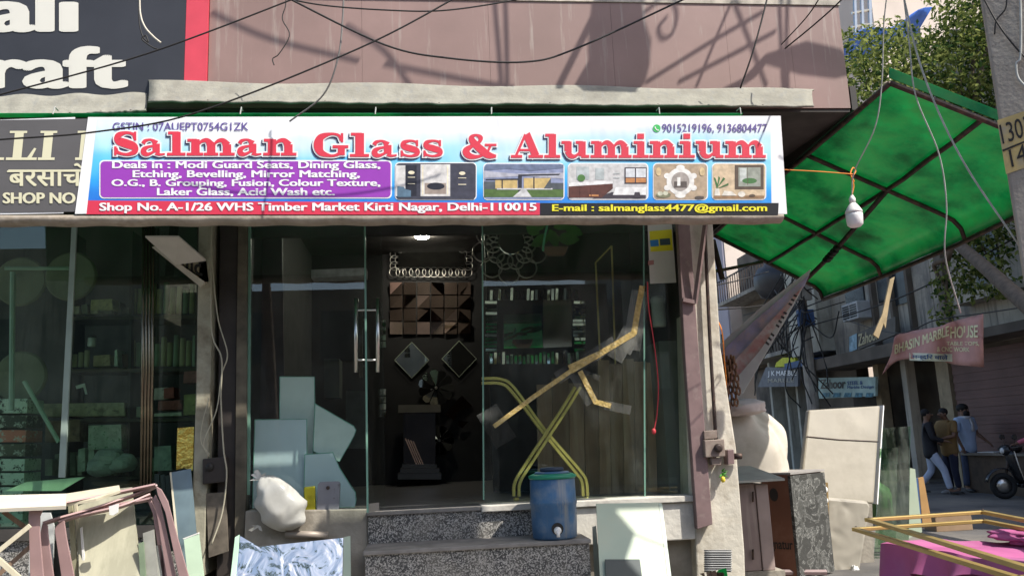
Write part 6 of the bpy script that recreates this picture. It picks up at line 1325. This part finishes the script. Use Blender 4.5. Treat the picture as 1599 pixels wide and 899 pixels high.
# tape over the cracks of the right pane, notice, red cord
m_tape = M('golden tape', (.46, .33, .11), .3, var=.35, scale=30, alt=(.62, .52, .30), altscale=26, altpos=.62, bump=.5, bscale=60); m_clear = glass('clear tape', (.92, .92, .9), .07, .15, dirt=.22)
tp_ = thing('crack_tape', 'golden tape and clear film following the cracks across the right pane', 'tape', tuple(P(890, 580, -.01)))
def tape(pts, w, m, d, nm):
    for i in range(len(pts) - 1):
        for q in strip_poly([pts[i], pts[i + 1]], [w / 2, w / 2], 1.0): MB().prism(pp(q[::-1], -.006 - d - .0004 * i), (0, .0012, 0)).build(nm, m, tp_)
tape([(1003, 447), (997, 478), (990, 520)], 7, m_tape, .002, 'tape_strip'); tape([(990, 520), (940, 550), (893, 578)], 7, m_tape, .004, 'tape_strip'); tape([(893, 578), (835, 618), (772, 665)], 5, m_tape, .006, 'tape_strip'); tape([(936, 551), (889, 573)], 5, m_tape, .009, 'tape_strip')
tape([(906, 580), (930, 627), (953, 633)], 6, m_tape, .008, 'tape_strip')
for pts, w in (([(1000, 455), (986, 545)], 26), ([(985, 515), (960, 560)], 24), ([(880, 548), (905, 578), (935, 590)], 6), ([(945, 632), (984, 640)], 12), ([(996, 512), (975, 548)], 20), ([(900, 585), (925, 628)], 20), ([(760, 640), (790, 690)], 34), ([(870, 590), (960, 534)], 18)): tape(pts, w, m_clear, .0005, 'clear_film')
nt_ = thing('paper_notice', 'white paper notice with yellow printed top stuck to the right pane', 'notice', tuple(P(1035, 442, -.012)))
MB().prism(pp([(1015, 443), (1056, 441), (1049, 346), (1011, 346)], -.012), (0, .002, 0)).build('paper', M('notice paper', (.62, .60, .55), .8, var=.06), nt_)
MB().prism(pp([(1016, 393), (1051, 391), (1049, 358), (1014, 361)], -.0135), (0, .0012, 0)).build('yellow_print', i_yellow, nt_); MB().prism(pp([(1016, 385), (1029, 384), (1028, 374), (1015, 375)], -.015), (0, .0012, 0)).build('blue_print', ink('sky print', (.05, .25, .6)), nt_); MB().prism(pp([(1031, 383), (1047, 382), (1046, 372), (1030, 373)], -.015), (0, .0012, 0)).build('dark_print', ink('slate ink', (.06, .10, .12)), nt_)
plate('pink_sticker', [(1012, 414), (1021, 413), (1021, 406), (1012, 407)], -.016, .002, M('dusty pink sticker', (.42, .20, .18), .6), label='tiny dusty pink sticker on the edge of the paper notice', cat='sticker')
m_redc = M('red flex', (.55, .05, .06), .5)
rc = thing('red_plug_cord', 'thin red cord with red plug hanging down the right pane', 'cord', tuple(P(1022, 675, -.03)))
MB().tube(cr([P(1011, 440, -.03), P(1013, 480, -.03), P(1022, 540, -.03), P(1028, 600, -.03), P(1026, 645, -.03), P(1022, 668, -.03)]), .005, 6).build('cord', m_redc, rc); MB().ball(P(1021, 673, -.03), (.018, .016, .024), 10, 8).build('plug', m_redc, rc, smooth=True)
o = MB().prism(pp([(404, 780), (446, 780), (440, 350), (410, 350)], .9), (0, .04, 0)).build('dark_board', M('purplish dark board', (.06, .045, .05), .5, var=.5, scale=3)); tag(o, 'tall purplish dark board standing at the left inside the shop', 'board')
o = MB().prism(pp([(486, 434), (572, 430), (572, 418), (486, 421)], 1.2), (0, .2, 0)).build('reflected_strip', M('pale reflected strip', (.6, .6, .62), .4, var=.3, scale=14)); tag(o, 'pale bar drawn for the strip reflected in the left pane', 'shelf')  # solid bar stands in for a bright reflection in the pane
for k, (x, y, w, h) in enumerate(((506, 560, 24, 60), (540, 610, 30, 90))):
    o = MB().prism(pp([(x, y + h), (x + w, y + h), (x + w, y), (x, y)], 2.2), (0, .3, 0)).build('glass_crate', M('dim crate', (.10, .11, .09), .5, var=.4)); tag(o, ('smaller' if k == 0 else 'larger') + ' dim crate in the dark behind the left pane', 'crate')

# ------------------------------------------------------------------ goods inside the neighbouring shop
YS_ = 1.35
su = thing('shelf_unit', 'dark shelf unit full of rolls and boxes inside the neighbouring shop', 'shelves', tuple(P(210, 760, YS_)))
for py in (492, 574, 652, 742): MB().prism(pp([(108, py + 7), (312, py + 5), (312, py), (108, py + 2)], YS_), (0, .4, 0)).build('shelf', M('dark shelf', (.06, .05, .035), .7), su)
for px in (108, 205, 309): MB().prism(pp([(px - 8, 770), (px - 4, 770), (px + 2, 360), (px - 2, 360)], YS_ + .02), (0, .36, 0)).build('upright', m_dkbrown, su)
rolls = [M('olive roll', (.34, .33, .17), .7, var=.2), M('straw roll', (.48, .42, .24), .7, var=.2), M('sage roll', (.26, .34, .24), .7, var=.2)]
r0 = None
def roll(px, py, h, r, row, m):
    global r0
    c = P(px, py, YS_ + .12); hh = h * (YS_ + 6.6) / FPX; rr = r * (YS_ + 6.6) / FPX
    o = MB().lathe(c, [(rr * .9, 0), (rr, .006), (rr, hh - .006), (rr * .55, hh - .004), (rr * .5, hh - .03)], 12).build('fabric_roll', m, smooth=True); tag(o, 'fabric roll standing on the %s shelf of the neighbouring dark shop' % row, 'fabric roll', 'fabric rolls on the %s shelf' % row)
for k in range(10): roll(208 + k * 10.2, 490, 48 + R9.uniform(-10, 4), 4.3, 'upper', rolls[k % 3])
for k in range(11): roll(206 + k * 9.8, 572, 46 + R9.uniform(-14, 8), 4.2, 'middle', rolls[(k * 2) % 3])
for k in range(3): roll(116 + k * 9.5, 573, 20 + k * 3, 3.8, 'lower left', rolls[1])
jr = thing('white_jar', 'small white jar with dark lid among the dark shelves', 'jar', tuple(P(143, 541, YS_ + .1)))
c = P(143, 541, YS_ + .1); MB().lathe(c, [(.03, 0), (.036, .01), (.034, .08)], 14).build('body', m_white, jr, smooth=True); MB().lathe(c + V(0, 0, .082), [(.036, 0), (.036, .02)], 14).build('lid', m_wire, jr)
for k, (x0, x1, y0, y1, c, lb) in enumerate([(141, 176, 466, 484, (.45, .42, .22), 'slanting pile of pale papers on the upper shelf'), (145, 172, 553, 572, (.36, .27, .15), 'small tan carton on the middle shelf'), (178, 184, 545, 572, (.55, .6, .5), 'thin pale upright carton on the middle shelf'), (240, 262, 604, 624, (.55, .45, .42), 'pale pink carton on the lower shelf'), (255, 272, 604, 622, (.42, .10, .09), 'red carton on the lower shelf'), (246, 284, 624, 640, (.30, .08, .07), 'long dark red carton lying on the lower shelf'), (286, 311, 578, 598, (.35, .12, .12), 'maroon carton right end of the lower shelf'), (286, 311, 614, 648, (.38, .36, .14), 'mustard carton right end of the lower shelf'), (240, 284, 643, 650, (.5, .48, .4), 'flat cream carton on the lower shelf'),
        (65, 195, 628, 650, (.40, .35, .22), 'long heap of brown paper on the lower shelf'), (70, 125, 655, 690, (.24, .15, .1), 'brown box low in the shelves'), (137, 190, 662, 702, (.50, .55, .45), 'white box with green dots low in the shelves'), (121, 133, 699, 737, (.5, .54, .45), 'upright pale roll left of the wrapped cushions'), (137, 148, 698, 737, (.45, .5, .4), 'second upright pale roll left of the wrapped cushions'), (240, 268, 695, 735, (.4, .44, .38), 'pale wrapped package beside the fluted strips')]):
    o = MB().prism(pp([(x0, y1), (x1, y1 - 1), (x1 - 1, y0), (x0 + 1, y0 + 2)], YS_ - .02 * (k % 3)), (0, .2, 0)).build('carton', M('carton paint', c, .75, var=.3, scale=14, alt=((.08, .22, .08) if k == 11 else tuple(x * .5 for x in c)), altscale=30 if k == 11 else 9, altpos=.6, altsoft=.04), bevel=.004); tag(o, lb + ' of the neighbouring shop', 'carton')
for k, (px, py) in enumerate(((172, 715), (190, 722), (160, 728))):
    o = MB().grid(lump(P(px, py, YS_ - .1), .13, .12, .08, k + 3, .9, .05), 20, 12).build('wrapped_cushion', thinlit('wrapped white cushion', (.55, .58, .52), .2, .1, 4)); tag(o, ['topmost', 'rightmost', 'lowest'][k] + ' of three white wrapped cushions in the neighbouring shop', 'cushion', 'wrapped white cushions')
bx = [(622, 645, (.5, .56, .48)), (648, 668, (.06, .06, .05)), (671, 690, (.5, .16, .12)), (693, 712, (.10, .09, .07)), (716, 735, (.5, .56, .48)), (738, 757, (.5, .56, .48)), (760, 780, (.5, .56, .48)), (783, 822, (.45, .52, .43))]
for k, (y0, y1, c) in enumerate(bx):
    o = MB().prism(pp([(-40, y1), (42 - k, y1), (43 - k, y0), (-40, y0)], .75), (0, .3, 0)).build('tile_box', M('printed box', c, .7, var=.2, scale=8, alt=((.03, .04, .03) if c[0] > .4 and c[1] > .4 else (.45, .45, .4)), altscale=22, altpos=.57, altsoft=.04), bevel=.004)
    tag(o, ['topmost', 'second from top', 'third from top, red', 'fourth from top, dark', 'fourth from bottom', 'third from bottom', 'second from bottom', 'lowest'][k] + ' printed box in the stack at the far left', 'box', 'printed boxes stacked at far left')
for k, (px, py, lb) in enumerate(((33, 440, 'upper left'), (33, 588, 'lower left'), (112, 432, 'upper right'))):
    o = MB().lathe(P(px, py, .95), [(.20, .02), (.215, 0), (.215, -.015), (.20, -.03), (.05, -.03)], 32, 'y').build('round_drum', M('sieve drum', (.17, .165, .11), .7, var=.25, scale=5), smooth=False); tag(o, lb + ' of three pale round drum heads hanging in the neighbouring shop', 'drum', 'round drum heads')
ds = thing('reflected_frame', 'pale tubes drawn for a frame reflected in the neighbouring window', 'rail', tuple(P(18, 640, .6)))
MB().tube([P(20, 425, .6), P(18, 640, .6)], .022, 8).build('post', m_paleframe, ds); MB().tube([P(8, 419, .6), P(108, 419, .6)], .016, 8).build('rail', m_paleframe, ds)  # tubes stand in for a faint frame reflected in the glass
o = MB().tube([P(38, 595, .4), P(92, 690, .4)], .018, 8).build('pale_tube', m_paleframe); tag(o, 'pale tube leaning diagonally inside the neighbouring window', 'tube')
o = MB().prism(pp([(8, 766), (95, 766), (132, 744), (40, 752)], .2), (0, .02, 0)).build('glass_tray', M('pale tray glass', (.50, .55, .50), .3)); tag(o, 'pale pointed glass piece lying at the foot of the neighbouring window', 'glass offcut')
o = MB().prism(pp([(118, 602), (132, 598), (136, 615), (133, 615), (130, 604), (119, 607)], 1.2), (0, .01, 0)).build('price_tag', m_white); tag(o, 'small white tag hanging in front of the dark shelves', 'tag')

# ------------------------------------------------------------------ piled profiles, boards and glass at lower left
m_mauve = M('mauve anodised trim', (.36, .235, .225), .45, .15, var=.12, scale=5)
def trim(label, pts, y0, w=.085, dy=.0):
    o = MB().strap(cr([P(a, b, y0 + dy * i) for i, (a, b) in enumerate(pts)], 6), w, .012, (.86, -.5, .0)).build('bent_trim', m_mauve); tag(o, label, 'bent trim', 'bent mauve trims piled at lower left')
def trim2(label, pts, y0):
    """flat strip seen face on: vertical leg, bend, and thin top edge"""
    k = 0; mb = MB(); path = cr([P(a, b, y0 + c) for a, b, c in pts], 6); mb.strap(path, .075, .010, (1, -.25, 0) if 0 else (0.35, -1, 0.1)); o = mb.build('bent_trim', m_mauve, bevel=.002); tag(o, label, 'bent trim', 'bent mauve trims piled at lower left')
YL = -1.25
def flat(label, legs, y0):
    """legs: outline of the wide vertical leg as seen, then the top strip as a bar"""
    t = thing('bent_trim', label, 'bent trim', tuple(P(legs[0][0][0], 960, y0)), 'bent mauve trims piled at lower left')
    MB().prism(pp(legs[0], y0), (0, .012, 0)).build('leg', m_mauve, t, bevel=.003)
    if len(legs) > 1: MB().strap(cr([P(a, b, y0 + .02 + c) for a, b, c in legs[1]], 5), .07, .012, (.25, -1, .25)).build('top_bar', m_mauve, t, bevel=.002)
flat('widest mauve bent trim with its bright bend at far left of the pile', [[(48, 960), (73, 960), (62, 830), (62, 806), (66, 797), (45, 797), (44, 806), (45, 830)][::1], [(46, 797, .0), (62, 794, .02), (110, 784, .1), (180, 770, .25), (243, 757, .35)]], YL)
flat('mauve bent trim just right of the widest one', [[(71, 960), (92, 960), (75, 835), (74, 820), (66, 816), (63, 830)], [(68, 817, 0), (90, 810, .04), (150, 793, .15), (215, 771, .3), (246, 758, .38)]], YL + .06)
flat('short mauve bent trim standing third in the pile', [[(104, 960), (128, 960), (104, 840), (100, 812), (90, 816), (85, 826)], [(92, 815, 0), (120, 806, .05), (190, 790, .15), (235, 772, .25)]], YL + .12)
flat('outermost mauve bent trim at the right shoulder of the pile', [[(292, 960), (312, 960), (275, 830), (262, 782), (252, 764), (243, 758), (246, 772), (258, 800)]], YL + .28)
flat('second mauve bent trim at the right shoulder of the pile', [[(270, 960), (288, 960), (256, 812), (250, 786), (242, 772), (238, 780), (244, 800)]], YL + .31)
flat('innermost mauve bent trim at the right shoulder of the pile', [[(262, 960), (274, 960), (248, 830), (244, 800), (236, 780), (228, 776), (238, 800)], [(238, 778, 0), (215, 783, -.02), (180, 789, -.05), (120, 806, -.1)]], YL + .34)
m_cream = M('cream plywood', (.55, .50, .37), .65, var=.07, scale=3, streak=((.46, .41, .29), 2, .6))
plate('ribbed_board', [(126, 960), (226, 960), (205, 760), (188, 762), (120, 790)], lean(-.78, 760, .0012), .02, M('ribbed cream board', (.47, .45, .33), .6, var=.05, scale=3, streak=((.36, .345, .25), 1.4, .5)), label='large ribbed cream board standing upright in the middle of the pile', cat='board')
plate('board_edge', [(106, 785), (112, 783), (126, 960), (116, 960)], -.90, .02, M('olive board edge', (.33, .31, .2), .7), label='narrow olive board edge left of the ribbed cream board', cat='board')
plate('board_edge', [(115, 782), (119, 780), (133, 960), (128, 960)], -.86, .02, m_cream, label='narrow cream board edge against the ribbed cream board', cat='board')
plate('white_strip', [(125, 824), (128, 822), (139, 960), (135, 960)], -.92, .01, m_white, label='thin white strip standing before the ribbed cream board', cat='strip')
o = MB().prism([P(-60, 796, -1.3), P(103, 789, -1.3), P(104, 770, -1.0), P(-60, 774, -1.0)], (0, .004, -.02)).build('plank', M('bleached plank', (.62, .56, .45), .7, var=.08)); tag(o, 'bleached plank lying flat across the top of the pile', 'plank')
o = MB().prism([P(104, 786, -1.15), P(150, 778, -1.1), P(188, 765, -1.0), P(186, 757, -.92), P(150, 764, -.92), P(104, 770, -1.0)], (0, .004, -.015)).build('plank', m_cream); tag(o, 'warped yellowish plank end beside the bleached flat plank', 'plank')
for k, (a, b, lb) in enumerate((((-10, 866), (47, 820), 'pale stick slanting up to the widest trim'), ((-10, 866), (42, 912), 'pale stick slanting down to the lower left corner'), ((-6, 900), (50, 850), 'brown stick slanting behind the pale ones at lower left'), ((5, 798), (44, 826), 'dark stick under the bleached plank'))):
    o = MB().bar(P(*a, -1.34 if k < 2 else -1.15), P(*b, -1.3 if k < 2 else -1.1), .03, .025).build('stick', m_cream if k < 2 else m_wood); tag(o, lb, 'stick')
plate('white_board', [(42, 960), (48, 800), (78, 800), (84, 820), (80, 960)], -.75, .015, M('white laminate', (.55, .57, .55), .5), label='white laminate board deep behind the mauve trims', cat='board')
plate('dark_board', [(80, 846), (98, 838), (112, 960), (84, 960)], -.72, .015, m_dkgrey, label='dark board deep behind the mauve trims', cat='board')
plate('tape_scrap', [(170, 790), (184, 786), (183, 800), (177, 804), (171, 803)], -1.12, .02, m_white, label='crumpled white tape scrap hanging on the top trim', cat='tape')
bgl = thing('blue_glass_sheet', 'blue grey glass sheet leaning on the pale pillar behind the trims', 'glass sheet', tuple(P(300, 960, -.3)))
lg = lean(-.12, 735, .0016); MB().prism(pp([(268, 737), (298, 731), (318, 960), (292, 960), (272, 800)], lg), (0, .01, 0)).build('pane', M('blue grey glass', (.12, .165, .175), .12, var=.2, spec=.8), bgl); MB().prism(pp([(265, 737), (267.5, 736.5), (290, 960), (286, 960)], lg), (0, .01, 0)).build('cut_edge', m_cream, bgl)
plate('mint_board', [(287, 842), (310, 833), (325, 960), (300, 960)], lean(-.62, 833, .0012), .02, M('mint laminate', (.42, .54, .40), .5), label='mint green board standing right of the mauve trims', cat='board')
plate('mint_board_edge', [(285, 840), (309, 831), (310, 832.5), (287, 841.5)], -.625, .03, m_white, label='pale edge strip lying along the top of the mint green board', cat='strip')
for k, (poly, c, lb) in enumerate((([(216, 848), (224, 845), (232, 960), (222, 960)], (.2, .26, .17), 'narrow mossy green offcut'), ([(223, 832), (240, 826), (252, 960), (232, 960)], (.33, .33, .29), 'grey broken offcut with pointed top'), ([(238, 852), (254, 850), (262, 960), (246, 960)], (.42, .43, .38), 'lightest grey offcut with ragged top'), ([(239, 804), (241, 803), (252, 900), (248, 900)], (.06, .07, .05), 'thin dark strip'))):
    plate('glass_offcut', poly, -.95 + .02 * k, .012, M('offcut', c, .5, var=.2, scale=9), label=lb + ' between the ribbed board and the mauve trims', cat='offcut')
for k, x in enumerate((241, 250, 258)): plate('dark_sheet', [(x, 740 + k), (x + 7, 739 + k), (x + 16, 860), (x + 8, 860)], -.06 - .02 * k, .012, M('dark green panel', (.02, .035, .03), .3), label=['left', 'middle', 'right'][k] + ' of three dark green panels behind the right shoulder of the trims', cat='panel', group='dark green panels')

# dim small goods on the lower shelves of the neighbouring shop
RG = random.Random(31)
for y, x0, x1, hmax in ((651, 112, 232, 26), (742, 70, 240, 40), (490, 112, 200, 24), (573, 185, 204, 26)):
    x = x0
    while x < x1 - 8:
        w = RG.uniform(7, 20); h = RG.uniform(hmax * .4, hmax); c = RG.choice(((.30, .25, .15), (.16, .19, .14), (.34, .33, .25), (.22, .10, .08), (.12, .11, .09), (.28, .30, .22)))
        t = RG.uniform(-1.5, 1.5)
        o = MB().prism(pp([(x, y), (x + w, y), (x + w + t, y - h), (x + t, y - h + RG.uniform(-1, 2))], YS_ + RG.uniform(.02, .2)), (0, .14, 0)).build('small_carton', M('dim carton', c, .75, var=.4, scale=12)); tag(o, 'small dim carton among the goods crowding the shelves of the neighbouring shop', 'carton', 'small dim goods on the neighbouring shelves'); x += w + RG.uniform(1, 5)
